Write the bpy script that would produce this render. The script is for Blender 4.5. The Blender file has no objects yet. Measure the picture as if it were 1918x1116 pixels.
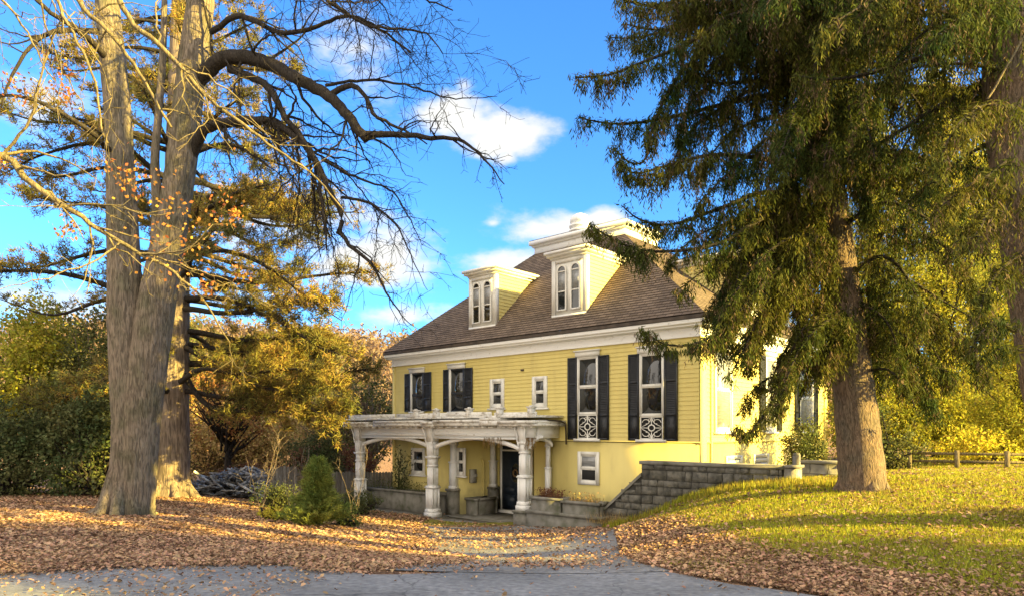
import bpy, math, numpy as np
from math import radians as R, sin, cos, pi
from mathutils import Vector, Matrix
SC = bpy.context.scene; COL = SC.collection
# ---------------- camera, world, sun, exposure ----------------
F = 1279.0; HY = 805.0                      # focal length and horizon row of the 1918 px photograph
cd = bpy.data.cameras.new('camera'); cam = bpy.data.objects.new('camera', cd); COL.objects.link(cam)
cam.location = (0, 0, 1.6); cam.rotation_euler = (pi/2, 0, 0)
cd.sensor_width = 36; cd.lens = 24.0; cd.shift_y = 0.1288; cd.clip_end = 3000; cd.clip_start = .05
SC.camera = cam
SUN_EL, SUN_AZ = 17.0, 112.0                 # azimuth clockwise from +Y (the view axis)
W = bpy.data.worlds.new('World'); SC.world = W; W.use_nodes = True
SKY_STRENGTH = 0.06; FILL_CLOUD = (7.2, 6.5, 5.6, 1); SUN_STRENGTH = 5.0
SC.view_settings.view_transform = 'Standard'; SC.view_settings.look = 'None'
SC.view_settings.exposure = 2.5; SC.view_settings.gamma = 1.0
sl = bpy.data.lights.new('sun', 'SUN'); sl.energy = SUN_STRENGTH; sl.angle = R(.6); sl.color = (1, .74, .18)
so = bpy.data.objects.new('sun', sl); COL.objects.link(so)
sd = Vector((sin(R(SUN_AZ))*cos(R(SUN_EL)), cos(R(SUN_AZ))*cos(R(SUN_EL)), sin(R(SUN_EL))))
so.rotation_euler = sd.to_track_quat('Z', 'Y').to_euler(); so.location = (30, -10, 30)

def pixdir(px, py):
    v = Vector(((px-959)/F, 1, (HY-py)/F)); return v.normalized()
def world():
    nt = W.node_tree; N = nt.nodes; L = nt.links; N.clear()
    out = N.new('ShaderNodeOutputWorld'); bg = N.new('ShaderNodeBackground'); bg.inputs[1].default_value = SKY_STRENGTH
    L.new(bg.outputs[0], out.inputs[0])
    sky = N.new('ShaderNodeTexSky'); sky.sky_type = 'NISHITA'; sky.sun_disc = False
    sky.sun_elevation = R(SUN_EL); sky.sun_rotation = R(SUN_AZ); sky.air_density = 1.0; sky.dust_density = .6; sky.ozone_density = 3.0
    tc = N.new('ShaderNodeTexCoord')
    nz = N.new('ShaderNodeTexNoise'); nz.inputs['Scale'].default_value = 9; nz.inputs['Detail'].default_value = 9; nz.inputs['Roughness'].default_value = .58
    mp = N.new('ShaderNodeMapping'); mp.inputs['Scale'].default_value = (1, 1, 2.0); L.new(tc.outputs['Generated'], mp.inputs[0]); L.new(mp.outputs[0], nz.inputs['Vector'])
    blobs = [(845,228,80,56,.95),(955,255,84,40,1.1),(950,294,30,16,.8),(870,160,36,30,.55),(1010,430,130,36,1.0),(925,418,30,14,.95),(1128,414,46,28,1.0),
             (690,480,170,85,.95),(930,490,110,40,.85),(770,590,140,30,.9),(560,430,200,90,.8),(700,100,150,120,.5),(250,560,260,70,.75),
             (60,240,120,160,.5),(1500,600,130,90,.7),(1560,400,120,90,.6),(600,640,200,40,.9)]
    prev = None
    for px, py, rx, ry, amp in blobs:
        d = pixdir(px, py)
        s = N.new('ShaderNodeVectorMath'); s.operation = 'SUBTRACT'; L.new(tc.outputs['Generated'], s.inputs[0]); s.inputs[1].default_value = d
        m = N.new('ShaderNodeVectorMath'); m.operation = 'MULTIPLY'; L.new(s.outputs[0], m.inputs[0]); k = F/d.y
        m.inputs[1].default_value = (k/rx, 1.2*k/rx, k/ry)
        ln = N.new('ShaderNodeVectorMath'); ln.operation = 'LENGTH'; L.new(m.outputs[0], ln.inputs[0])
        a = N.new('ShaderNodeMath'); a.operation = 'MULTIPLY_ADD'; L.new(ln.outputs['Value'], a.inputs[0]); a.inputs[1].default_value = -.62*amp; a.inputs[2].default_value = amp
        if prev is None: prev = a
        else:
            x = N.new('ShaderNodeMath'); x.operation = 'SMOOTH_MAX'; x.inputs[2].default_value = .15
            L.new(prev.outputs[0], x.inputs[0]); L.new(a.outputs[0], x.inputs[1]); prev = x
    na = N.new('ShaderNodeMath'); na.operation = 'MULTIPLY_ADD'; L.new(nz.outputs[0], na.inputs[0]); na.inputs[1].default_value = 1.7; na.inputs[2].default_value = -.95
    ad = N.new('ShaderNodeMath'); ad.operation = 'ADD'; L.new(prev.outputs[0], ad.inputs[0]); L.new(na.outputs[0], ad.inputs[1])
    mr = N.new('ShaderNodeMapRange'); mr.interpolation_type = 'SMOOTHSTEP'; mr.inputs[1].default_value = .22; mr.inputs[2].default_value = .74
    L.new(ad.outputs[0], mr.inputs[0])
    tint = N.new('ShaderNodeMix'); tint.data_type = 'RGBA'; tint.blend_type = 'MULTIPLY'; tint.inputs[0].default_value = 1
    L.new(sky.outputs[0], tint.inputs[6]); tint.inputs[7].default_value = (.44, .91, 1.36, 1)
    mx = N.new('ShaderNodeMix'); mx.data_type = 'RGBA'; L.new(mr.outputs[0], mx.inputs[0]); L.new(tint.outputs[2], mx.inputs[6])
    mx.inputs[7].default_value = (3.1, 3.1, 3.0, 1)
    # broad unseen cloud bank behind the camera, added to fill the shaded facade
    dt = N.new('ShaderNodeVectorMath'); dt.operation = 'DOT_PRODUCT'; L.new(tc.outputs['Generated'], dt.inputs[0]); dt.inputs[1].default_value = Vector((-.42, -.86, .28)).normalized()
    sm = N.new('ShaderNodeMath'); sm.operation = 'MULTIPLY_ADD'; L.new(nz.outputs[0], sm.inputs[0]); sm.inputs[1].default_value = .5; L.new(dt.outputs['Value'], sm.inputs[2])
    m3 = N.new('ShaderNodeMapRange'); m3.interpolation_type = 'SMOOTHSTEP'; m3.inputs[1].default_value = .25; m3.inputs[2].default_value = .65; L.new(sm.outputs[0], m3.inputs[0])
    mc = N.new('ShaderNodeMix'); mc.data_type = 'RGBA'; L.new(m3.outputs[0], mc.inputs[0]); L.new(mx.outputs[2], mc.inputs[6]); mc.inputs[7].default_value = FILL_CLOUD
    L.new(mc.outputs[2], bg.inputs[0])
world()

# ---------------- helpers ----------------
def P(px, py, d):                            # point at depth d seen at photograph pixel (px, py)
    return np.array([(px-959)/F*d, d, 1.6+(HY-py)/F*d])
class MB:
    def __init__(s): s.v = []; s.f = []; s.n = 0; s.uv = {}
    def add(s, v, f):
        v = np.asarray(v, float).reshape(-1, 3); f = np.asarray(f, int)
        s.v.append(v); s.f.append(f + s.n); s.n += len(v)
    def box(s, x0, x1, y0, y1, z0, z1, T=None):
        v = np.array([(x, y, z) for z in (z0, z1) for y in (y0, y1) for x in (x0, x1)], float)
        if T: v = np.array([T(*p) for p in v])
        s.add(v, [(0,2,3,1),(4,5,7,6),(0,1,5,4),(2,6,7,3),(0,4,6,2),(1,3,7,5)])
    def quad(s, a, b, c, d): s.add([a, b, c, d], [(0,1,2,3)])
    def tri(s, a, b, c): s.add([a, b, c], [(0,1,2)])
    def poly(s, pts): s.add(pts, [tuple(range(len(pts)))])
    def tube(s, pts, r, n=8, cap=True, jit=0, rng=None, ridge=0):
        pts = np.asarray(pts, float); m = len(pts); r = np.broadcast_to(np.asarray(r, float), (m,)).copy()
        t = np.gradient(pts, axis=0); t /= np.linalg.norm(t, axis=1)[:, None]+1e-9
        ref = np.array([0., 0., 1.]) if abs(t[0, 2]) < .8 else np.array([0., 1., 0.])
        a = np.cross(t, ref); a /= np.linalg.norm(a, axis=1)[:, None]+1e-9; b = np.cross(a, t)
        th = np.linspace(0, 2*pi, n, endpoint=False)
        rr = r[:, None]*np.ones(n)
        if jit: rr = rr*(1+jit*(rng.random((m, n))-.5))
        if ridge:
            q = rng.normal(size=(m, n)); 
            for i in range(1, m): q[i] = q[i-1]*.86+q[i]*.5
            rr = rr*(1+ridge*np.clip(q, -1.8, 1.8)*.5)
        v = pts[:, None]+rr[..., None]*(np.cos(th)[None, :, None]*a[:, None]+np.sin(th)[None, :, None]*b[:, None])
        i = np.arange(m-1)[:, None]*n; j = np.arange(n)[None]; k = (j+1) % n
        f = np.stack([i+j, i+k, i+n+k, i+n+j], -1).reshape(-1, 4)
        s.add(v, f)
        if cap: s.f.append(np.array([[*range(n)]])+s.n-m*n); s.f.append(np.array([[*range(n)]])+s.n-n)
    def lathe(s, prof, c, n=16):
        s.tube([(c[0], c[1], c[2]+z) for z, r in prof], [r for z, r in prof], n)
    def build(s, name, mat, parent=None, smooth=False, uv=None, origin=None):
        me = bpy.data.meshes.new(name); V = np.concatenate(s.v)
        if origin is not None: V = V-np.asarray(origin)
        sizes = np.concatenate([np.full(len(f), f.shape[1]) for f in s.f]); idx = np.concatenate([f.ravel() for f in s.f])
        me.vertices.add(len(V)); me.vertices.foreach_set('co', V.ravel())
        me.loops.add(len(idx)); me.loops.foreach_set('vertex_index', idx.astype(np.int32))
        me.polygons.add(len(sizes)); me.polygons.foreach_set('loop_start', np.concatenate([[0], np.cumsum(sizes)[:-1]]).astype(np.int32))
        if smooth: me.polygons.foreach_set('use_smooth', np.ones(len(sizes), bool))
        if uv is not None:
            l = me.uv_layers.new(name='uv'); l.data.foreach_set('uv', np.asarray(uv, np.float32).ravel())
        me.update(calc_edges=True); me.materials.append(mat)
        o = bpy.data.objects.new(name, me); COL.objects.link(o)
        if origin is not None: o.location = origin
        if parent: o.parent = parent
        return o
def empty(name, loc, rz=0, parent=None):
    o = bpy.data.objects.new(name, None); COL.objects.link(o); o.location = loc; o.rotation_euler = (0, 0, rz); o.empty_display_size = .2
    if parent: o.parent = parent
    return o
def tag(o, label=None, cat=None, group=None, kind=None):
    if label: o['label'] = label
    if cat: o['category'] = cat
    if group: o['group'] = group
    if kind: o['kind'] = kind
    return o

def mat(name, c1, c2=None, rough=.75, scale=(4, 4, 4), nscale=1.0, lo=.35, hi=.65, bump=0, bscale=30, bvec=None, island=0, hue=0, trans=0, spec=.3, c3=None, metal=0, bdist=.01, detail=5):
    m = bpy.data.materials.new(name); m.use_nodes = True; nt = m.node_tree; N = nt.nodes; L = nt.links
    b = N['Principled BSDF']; b.inputs['Roughness'].default_value = rough; b.inputs['Specular IOR Level'].default_value = spec; b.inputs['Metallic'].default_value = metal
    tc = N.new('ShaderNodeTexCoord'); mp = N.new('ShaderNodeMapping'); mp.inputs['Scale'].default_value = scale; L.new(tc.outputs['Object'], mp.inputs[0])
    col = None
    if c2:
        nz = N.new('ShaderNodeTexNoise'); nz.inputs['Scale'].default_value = nscale; nz.inputs['Detail'].default_value = detail; L.new(mp.outputs[0], nz.inputs['Vector'])
        rp = N.new('ShaderNodeValToRGB'); rp.color_ramp.elements[0].position = lo; rp.color_ramp.elements[1].position = hi
        rp.color_ramp.elements[0].color = (*c1, 1); rp.color_ramp.elements[1].color = (*c2, 1); L.new(nz.outputs[0], rp.inputs[0]); col = rp.outputs[0]
        if c3:
            e = rp.color_ramp.elements.new((lo+hi)/2); e.color = (*c3, 1)
    if island:
        g = N.new('ShaderNodeNewGeometry'); hs = N.new('ShaderNodeHueSaturation')
        vm = N.new('ShaderNodeMapRange'); L.new(g.outputs['Random Per Island'], vm.inputs[0]); vm.inputs[3].default_value = 1-island; vm.inputs[4].default_value = 1+island; L.new(vm.outputs[0], hs.inputs['Value'])
        if hue:
            mm = N.new('ShaderNodeMath'); mm.operation = 'MULTIPLY'; L.new(g.outputs['Random Per Island'], mm.inputs[0]); mm.inputs[1].default_value = 37.7
            fr = N.new('ShaderNodeMath'); fr.operation = 'FRACT'; L.new(mm.outputs[0], fr.inputs[0])
            hm = N.new('ShaderNodeMapRange'); L.new(fr.outputs[0], hm.inputs[0]); hm.inputs[3].default_value = .5-hue; hm.inputs[4].default_value = .5+hue; L.new(hm.outputs[0], hs.inputs['Hue'])
        if col: L.new(col, hs.inputs['Color'])
        else: hs.inputs['Color'].default_value = (*c1, 1)
        col = hs.outputs[0]
    if col: L.new(col, b.inputs['Base Color'])
    else: b.inputs['Base Color'].default_value = (*c1, 1)
    if bump:
        bn = N.new('ShaderNodeTexNoise'); bn.inputs['Scale'].default_value = bscale; bn.inputs['Detail'].default_value = 4
        if bvec:
            m2 = N.new('ShaderNodeMapping'); m2.inputs['Scale'].default_value = bvec; L.new(tc.outputs['Object'], m2.inputs[0]); L.new(m2.outputs[0], bn.inputs['Vector'])
        else: L.new(tc.outputs['Object'], bn.inputs['Vector'])
        bp = N.new('ShaderNodeBump'); bp.inputs['Strength'].default_value = bump; bp.inputs['Distance'].default_value = bdist; L.new(bn.outputs[0], bp.inputs['Height']); L.new(bp.outputs[0], b.inputs['Normal'])
    if trans:
        tr = N.new('ShaderNodeBsdfTranslucent'); mx = N.new('ShaderNodeMixShader'); mx.inputs[0].default_value = trans
        if col: L.new(col, tr.inputs[0])
        else: tr.inputs[0].default_value = (*c1, 1)
        L.new(b.outputs[0], mx.inputs[1]); L.new(tr.outputs[0], mx.inputs[2]); L.new(mx.outputs[0], N['Material Output'].inputs[0])
    return m
M = {}
M['yellow'] = mat('yellow_paint', (.69, .58, .20), (.56, .46, .165), .6, (2.2,2.2,.5), 1.3, .35, .8, c3=(.65,.545,.19), bump=.1, bscale=60)
M['yellow_flat'] = mat('yellow_render', (.69, .58, .21), (.56, .46, .175), .7, (2,2,.6), 1.5, .35, .8, c3=(.655,.55,.20), bump=.15, bscale=40)
M['white'] = mat('white_paint', (.78, .77, .72), (.66, .64, .58), .5, (1.5,1.5,1.5), 2, .4, .8, bump=.05, bscale=50)
M['oldwhite'] = mat('weathered_white_paint', (.78, .78, .76), (.46, .43, .37), .65, (3,3,3), 3, .60, .85, bump=.12, bscale=50)
M['rotten'] = mat('peeling_white_paint', (.74, .73, .69), (.30, .26, .20), .8, (2,2,4), 3, .5, .74, bump=.6, bscale=40)
M['roofedge'] = mat('dark_gutter', (.045, .035, .028), (.09, .07, .055), .6, (2,2,2), 2)
M['shutter'] = mat('charcoal_paint', (.018, .02, .024), (.03, .032, .036), .45, (3,3,3), 2)
M['door'] = mat('dark_blue_paint', (.012, .02, .035), (.025, .035, .05), .4, (3,3,3), 2)
M['glass'] = mat('window_glass', (.012, .014, .016), None, .04, spec=.9)
M['blind'] = mat('glass_over_blind', (.30, .31, .32), (.2, .21, .22), .12, (1,1,9), 3, spec=.8)
M['dark'] = mat('dark_interior', (.02, .02, .02), None, .9)
M['concrete'] = mat('mossy_concrete', (.22, .21, .185), (.09, .095, .06), .9, (1.5,1.5,1.5), 2, .4, .7, bump=.5, bscale=20, c3=(.16,.155,.13))
M['asphalt'] = mat('asphalt', (.135, .137, .142), (.26, .26, .255), .9, (1,1,1), 14, .3, .7,detail=9, bump=.8, bscale=120, bdist=.01)
M['drive'] = mat('worn_asphalt_drive', (.14, .139, .138), (.264, .256, .244), .9, (1,1,1), 14, .3, .7,detail=9, bump=.8, bscale=110)
M['wood_grey'] = mat('weathered_boards', (.20, .19, .17), (.11, .10, .09), .9, (6,6,.6), 2, .35, .7, bump=.5, bscale=8, bvec=(10,10,1), island=.18)
M['metal'] = mat('painted_metal', (.42, .41, .36), (.30,.29,.26), .5, (3,3,3), 2)
def cracks(m, sc=.55, seed=0):
    nt = m.node_tree; N = nt.nodes; L = nt.links; b = N['Principled BSDF']; old = b.inputs['Base Color'].links[0].from_socket
    tc = N.new('ShaderNodeTexCoord'); nz = N.new('ShaderNodeTexNoise'); nz.inputs['Scale'].default_value = 1.7; nz.inputs['Detail'].default_value = 8; L.new(tc.outputs['Object'], nz.inputs['Vector'])
    mv = N.new('ShaderNodeVectorMath'); mv.operation = 'MULTIPLY_ADD'; L.new(nz.outputs['Color'], mv.inputs[0]); mv.inputs[1].default_value = (.9, .9, 0); L.new(tc.outputs['Object'], mv.inputs[2])
    vo = N.new('ShaderNodeTexVoronoi'); vo.feature = 'DISTANCE_TO_EDGE'; vo.inputs['Scale'].default_value = sc; L.new(mv.outputs[0], vo.inputs['Vector'])
    r = N.new('ShaderNodeMapRange'); r.inputs[1].default_value = .001; r.inputs[2].default_value = .007; r.inputs[3].default_value = .55; r.inputs[4].default_value = 1; L.new(vo.outputs['Distance'], r.inputs[0])
    n2 = N.new('ShaderNodeTexNoise'); n2.inputs['Scale'].default_value = .7; n2.inputs['Detail'].default_value = 6; L.new(tc.outputs['Object'], n2.inputs['Vector']); r2 = N.new('ShaderNodeMapRange'); r2.inputs[1].default_value = .35; r2.inputs[2].default_value = .65; r2.inputs[3].default_value = .78; r2.inputs[4].default_value = 1.18; L.new(n2.outputs[0], r2.inputs[0])
    mm = N.new('ShaderNodeMath'); mm.operation = 'MULTIPLY'; L.new(r.outputs[0], mm.inputs[0]); L.new(r2.outputs[0], mm.inputs[1])
    hs = N.new('ShaderNodeHueSaturation'); L.new(mm.outputs[0], hs.inputs['Value']); L.new(old, hs.inputs['Color']); L.new(hs.outputs[0], b.inputs['Base Color'])
cracks(M['asphalt']); cracks(M['drive'])
def splash(m):
    nt = m.node_tree; N = nt.nodes; L = nt.links; b = N['Principled BSDF']; old = b.inputs['Base Color'].links[0].from_socket
    tc = N.new('ShaderNodeTexCoord'); sp = N.new('ShaderNodeSeparateXYZ'); L.new(tc.outputs['Object'], sp.inputs[0]); nz = N.new('ShaderNodeTexNoise'); nz.inputs['Scale'].default_value = 2.4; nz.inputs['Detail'].default_value = 8; L.new(tc.outputs['Object'], nz.inputs['Vector'])
    a = N.new('ShaderNodeMath'); a.operation = 'MULTIPLY_ADD'; L.new(nz.outputs[0], a.inputs[0]); a.inputs[1].default_value = -1.5; L.new(sp.outputs[2], a.inputs[2])
    r = N.new('ShaderNodeMapRange'); r.inputs[1].default_value = -.55; r.inputs[2].default_value = .35; r.inputs[3].default_value = .75; r.inputs[4].default_value = 0; L.new(a.outputs[0], r.inputs[0])
    mx = N.new('ShaderNodeMix'); mx.data_type = 'RGBA'; L.new(r.outputs[0], mx.inputs[0]); L.new(old, mx.inputs[6]); mx.inputs[7].default_value = (.20, .18, .09, 1); L.new(mx.outputs[2], b.inputs['Base Color'])
splash(M['yellow_flat'])
def bark(name, c1, c2, s=1.0, str_=1.0, zs=.12):
    m = bpy.data.materials.new(name); m.use_nodes = True; N = m.node_tree.nodes; L = m.node_tree.links; b = N['Principled BSDF']; b.inputs['Roughness'].default_value = .92; b.inputs['Specular IOR Level'].default_value = .15
    tc = N.new('ShaderNodeTexCoord'); mp = N.new('ShaderNodeMapping'); mp.inputs['Scale'].default_value = (s, s, s*zs); L.new(tc.outputs['Object'], mp.inputs[0])
    n1 = N.new('ShaderNodeTexNoise'); n1.inputs['Scale'].default_value = 16; n1.inputs['Detail'].default_value = 5; n1.inputs['Distortion'].default_value = 1.1; L.new(mp.outputs[0], n1.inputs['Vector'])
    n2 = N.new('ShaderNodeTexNoise'); n2.inputs['Scale'].default_value = 2.2; L.new(tc.outputs['Object'], n2.inputs['Vector'])
    rp = N.new('ShaderNodeValToRGB'); e = rp.color_ramp.elements; e[0].position = .38; e[1].position = .6; e[0].color = (*[x*.45 for x in c1], 1); e[1].color = (*c1, 1); L.new(n1.outputs[0], rp.inputs[0])
    mx = N.new('ShaderNodeMix'); mx.data_type = 'RGBA'; r2 = N.new('ShaderNodeMapRange'); r2.inputs[1].default_value = .42; r2.inputs[2].default_value = .68; L.new(n2.outputs[0], r2.inputs[0]); L.new(r2.outputs[0], mx.inputs[0])
    ml = N.new('ShaderNodeMix'); ml.data_type = 'RGBA'; ml.blend_type = 'MULTIPLY'; ml.inputs[0].default_value = 1; L.new(rp.outputs[0], ml.inputs[6]); ml.inputs[7].default_value = (*[a/b_ for a, b_ in zip(c2, c1)], 1)
    L.new(rp.outputs[0], mx.inputs[6]); L.new(ml.outputs[2], mx.inputs[7]); L.new(mx.outputs[2], b.inputs['Base Color'])
    bp = N.new('ShaderNodeBump'); bp.inputs['Strength'].default_value = str_; bp.inputs['Distance'].default_value = .05; L.new(n1.outputs[0], bp.inputs['Height']); L.new(bp.outputs[0], b.inputs['Normal'])
    return m
M['bark_maple'] = bark('maple_bark', (.235, .19, .145), (.15, .135, .09), 1.5, 1, .15)
M['bark_pine'] = bark('pine_bark', (.27, .21, .16), (.19, .15, .12))
M['bark_spruce'] = bark('spruce_bark', (.22, .155, .11), (.15, .125, .095), 2.0, 1, .22)
M['bark_dark'] = bark('dark_branch_bark', (.055, .046, .04), (.04, .034, .028), 2)
M['bark_pale'] = bark('pale_branch_bark', (.22, .175, .10), (.15, .125, .07), 2, .5)

def stone(name, bw, bh, c1, c2, mortar, mode='xz'):
    m = bpy.data.materials.new(name); m.use_nodes = True; N = m.node_tree.nodes; L = m.node_tree.links; b = N['Principled BSDF']; b.inputs['Roughness'].default_value = .9
    tc = N.new('ShaderNodeTexCoord'); sp = N.new('ShaderNodeSeparateXYZ'); L.new(tc.outputs['Object'], sp.inputs[0]); cb = N.new('ShaderNodeCombineXYZ')
    ax = N.new('ShaderNodeMath'); ax.operation = 'ADD'; L.new(sp.outputs[0], ax.inputs[0]); L.new(sp.outputs[1], ax.inputs[1]); L.new(ax.outputs[0], cb.inputs[0]); L.new(sp.outputs[2], cb.inputs[1])
    dn = N.new('ShaderNodeTexNoise'); dn.inputs['Scale'].default_value = 2.2; L.new(tc.outputs['Object'], dn.inputs['Vector']); dv = N.new('ShaderNodeVectorMath'); dv.operation = 'MULTIPLY_ADD'; L.new(dn.outputs['Color'], dv.inputs[0]); dv.inputs[1].default_value = (.16, .12, 0); L.new(cb.outputs[0], dv.inputs[2]); cb = dv
    br = N.new('ShaderNodeTexBrick'); L.new(cb.outputs[0], br.inputs['Vector']); br.inputs['Scale'].default_value = 1; br.inputs['Brick Width'].default_value = bw; br.inputs['Row Height'].default_value = bh
    br.inputs['Color1'].default_value = (*c1, 1); br.inputs['Color2'].default_value = (*c2, 1); br.inputs['Mortar'].default_value = (*mortar, 1); br.inputs['Mortar Size'].default_value = .012; br.inputs['Mortar Smooth'].default_value = .3
    nz = N.new('ShaderNodeTexNoise'); nz.inputs['Scale'].default_value = 3.5; nz.inputs['Detail'].default_value = 6; L.new(tc.outputs['Object'], nz.inputs['Vector'])
    mr = N.new('ShaderNodeMapRange'); L.new(nz.outputs[0], mr.inputs[0]); mr.inputs[1].default_value = .3; mr.inputs[2].default_value = .7; mr.inputs[3].default_value = .45; mr.inputs[4].default_value = 1.25
    hs = N.new('ShaderNodeHueSaturation'); L.new(mr.outputs[0], hs.inputs['Value']); L.new(br.outputs[0], hs.inputs['Color']); L.new(hs.outputs[0], b.inputs['Base Color'])
    bp = N.new('ShaderNodeBump'); bp.inputs['Strength'].default_value = .9; bp.inputs['Distance'].default_value = .03; ad = N.new('ShaderNodeMath'); ad.operation = 'SUBTRACT'; L.new(nz.outputs[0], ad.inputs[0]); L.new(br.outputs['Fac'], ad.inputs[1]); L.new(ad.outputs[0], bp.inputs['Height']); L.new(bp.outputs[0], b.inputs['Normal'])
    return m
M['stone'] = stone('grey_block_stone', .40, .19, (.185, .175, .155), (.075, .075, .07), (.04, .04, .035))
M['stone2'] = stone('pale_block_stone', .45, .25, (.34, .32, .27), (.26, .25, .21), (.16, .15, .13))

# ---------------- terrain ----------------
CP = [(-30,2,0),(-15,2,0),(0,0,0),(15,2,0),(30,2,.1),(-15,7,0),(-6,7,0),(0,7,-.02),(5,5.5,0),(10,4,.05),(0,-15,0),(-30,-15,0),(30,-15,0),
 (-2.7,8.3,-.05),(-5.8,7.7,-.02),(-.3,9.3,-.25),(1,11,-.5),(0,13.4,-.8),(.5,17.4,-1.12),(-2,20,-1.38),(-3.4,16.7,-.95),(-4.85,17.05,-.82),
 (-6.4,26.8,-1.48),(-2.85,24.2,-1.5),(.35,21.3,-1.38),(-1,22.5,-1.48),(2.54,19.2,-1.12),(1.9,17.6,-1.05),(0,27,-1.5),(-8,32,-1.5),(-4,29,-1.5),(3,25,-1.45),
 (-9.28,16.4,-.45),(-12.3,24.6,-.8),(-17.6,23.5,-.7),(-25,20,-.5),(-11.5,28.8,-1.1),(-9,22,-.9),(-7,13,-.35),(-14,12,-.25),
 (1.7,11,-.42),(2.05,8.2,-.08),(3.0,6.8,0),(3.2,11.2,-.05),(3.0,14.5,-.3),(2.95,17.3,-.95),(3.5,18.0,-.65),(4.4,16.9,-.1),(5.3,16.4,.18),(6.37,15.6,.34),(4.6,15.6,.02),
 (3.9,7.8,.06),(6.5,8.85,.22),(6.98,13.6,.4),(12.9,17.6,.5),(10,12,.42),(12,8,.3),(20,10,.5),(22,22,.5),(14,26,.4),(8.5,18,.42),(30,35,.2),(13,32,.3),(40,20,.5),
 (0,50,-1.6),(30,60,0),(-30,45,-1.4),(-60,60,-1.0),(60,60,0),(0,90,-1),(-50,0,0),(50,0,.2),(60,-20,0),(-60,-20,0),(-90,100,-1),(90,100,-1)]
CP = np.array(CP, float)
def _phi(r): return np.where(r > 0, r*r*np.log(np.maximum(r, 1e-9)), 0)*.01
_n = len(CP); _A = np.zeros((_n+3, _n+3)); _A[:_n, :_n] = _phi(np.linalg.norm(CP[:, None, :2]-CP[None, :, :2], axis=2))+np.eye(_n)*.004
_A[:_n, _n] = 1; _A[:_n, _n+1:] = CP[:, :2]; _A[_n:, :_n] = _A[:_n, _n:].T
_w = np.linalg.solve(_A, np.concatenate([CP[:, 2], [0, 0, 0]]))
def H(x, y):
    x = np.asarray(x, float); y = np.asarray(y, float); sh = x.shape
    q = np.stack([np.clip(x.ravel(), -90, 90), np.clip(y.ravel(), -20, 100)], 1); out = np.empty(len(q))
    for i in range(0, len(q), 20000):
        s = q[i:i+20000]; out[i:i+20000] = _phi(np.linalg.norm(s[:, None]-CP[None, :, :2], axis=2))@_w[:_n]+_w[_n]+s@_w[_n+1:]
    return out.reshape(sh)
def h1(x, y): return float(H(np.array([x]), np.array([y]))[0])
def grid_mesh(xs, ys, zf):
    X, Y = np.meshgrid(xs, ys); V = np.stack([X, Y, zf(X, Y)], -1).reshape(-1, 3)
    ny, nx = X.shape; i = (np.arange(ny-1)[:, None]*nx+np.arange(nx-1)[None]).ravel()
    return V, np.stack([i, i+1, i+nx+1, i+nx], 1)
# plan regions
def drive_l(y): return np.interp(y, [6.5, 8.2, 10, 12, 13.4, 15.5, 17.5, 19.5, 21.5], [-2.3, -1.5, -.9, -.9, -1.6, -1.9, -2.2, -2.6, -2.9])
def drive_r(y): return np.interp(y, [6.5, 7.6, 9, 11, 14, 17, 18.6, 19.5, 21.5], [3.0, 2.0, 1.7, 1.75, 2.1, 2.5, 2.4, 2.2, .4])
def road_edge(x): return np.interp(x, [-40, -7, -5.8, -4.4, -2.7, -2.3, -1.2, 0, 1.6, 2.1, 2.8, 4, 7, 40], [7.2, 7.6, 7.7, 8.2, 8.35, 7.9, 7.7, 8.6, 8.6, 7.5, 6.6, 5.9, 4.6, 3.5])
def leafiness(x, y):
    """how thickly the fallen leaves lie, 0..1.2"""
    left = 1.1*(x < drive_l(y)+.3)
    drv = np.where((x >= drive_l(y)) & (x <= drive_r(y)), .05+.08*(y > 14)+.34*np.exp(-((y-19)/1.5)**2)*(x > -1.5)+.3*np.exp(-((x-drive_l(y))/.25)**2)+.10*(np.sin(y*2.3+x*.35)+.3*np.sin(y*5+1) > .72)*(y > 9), 0)
    d = x-drive_r(y)
    right = np.where(d > 0, np.maximum(1.05*np.exp(-(np.maximum(d-1.25+.10*(y-9), 0)/.45)**2), .07+.62*np.exp(-((y-5.7)/1.0)**2)), 0)
    right = np.where((y > 15.6) & (d > 0), .1, right)
    k = np.where(x < drive_l(y), left, np.maximum(drv, right))
    rd = np.where(y < road_edge(x), np.maximum(.9*np.exp(-((y-road_edge(x))/.2)**2), .03+.10*np.exp((y-road_edge(x))/.5)), 1)
    patch = np.sin(x*1.3+2*np.sin(y*.9))+np.sin(y*2.1-x*.7+1.5*np.sin(x*.6)); k = k*np.clip(.86+.22*patch, .35, 1.15)
    return k*rd if True else k
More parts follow.
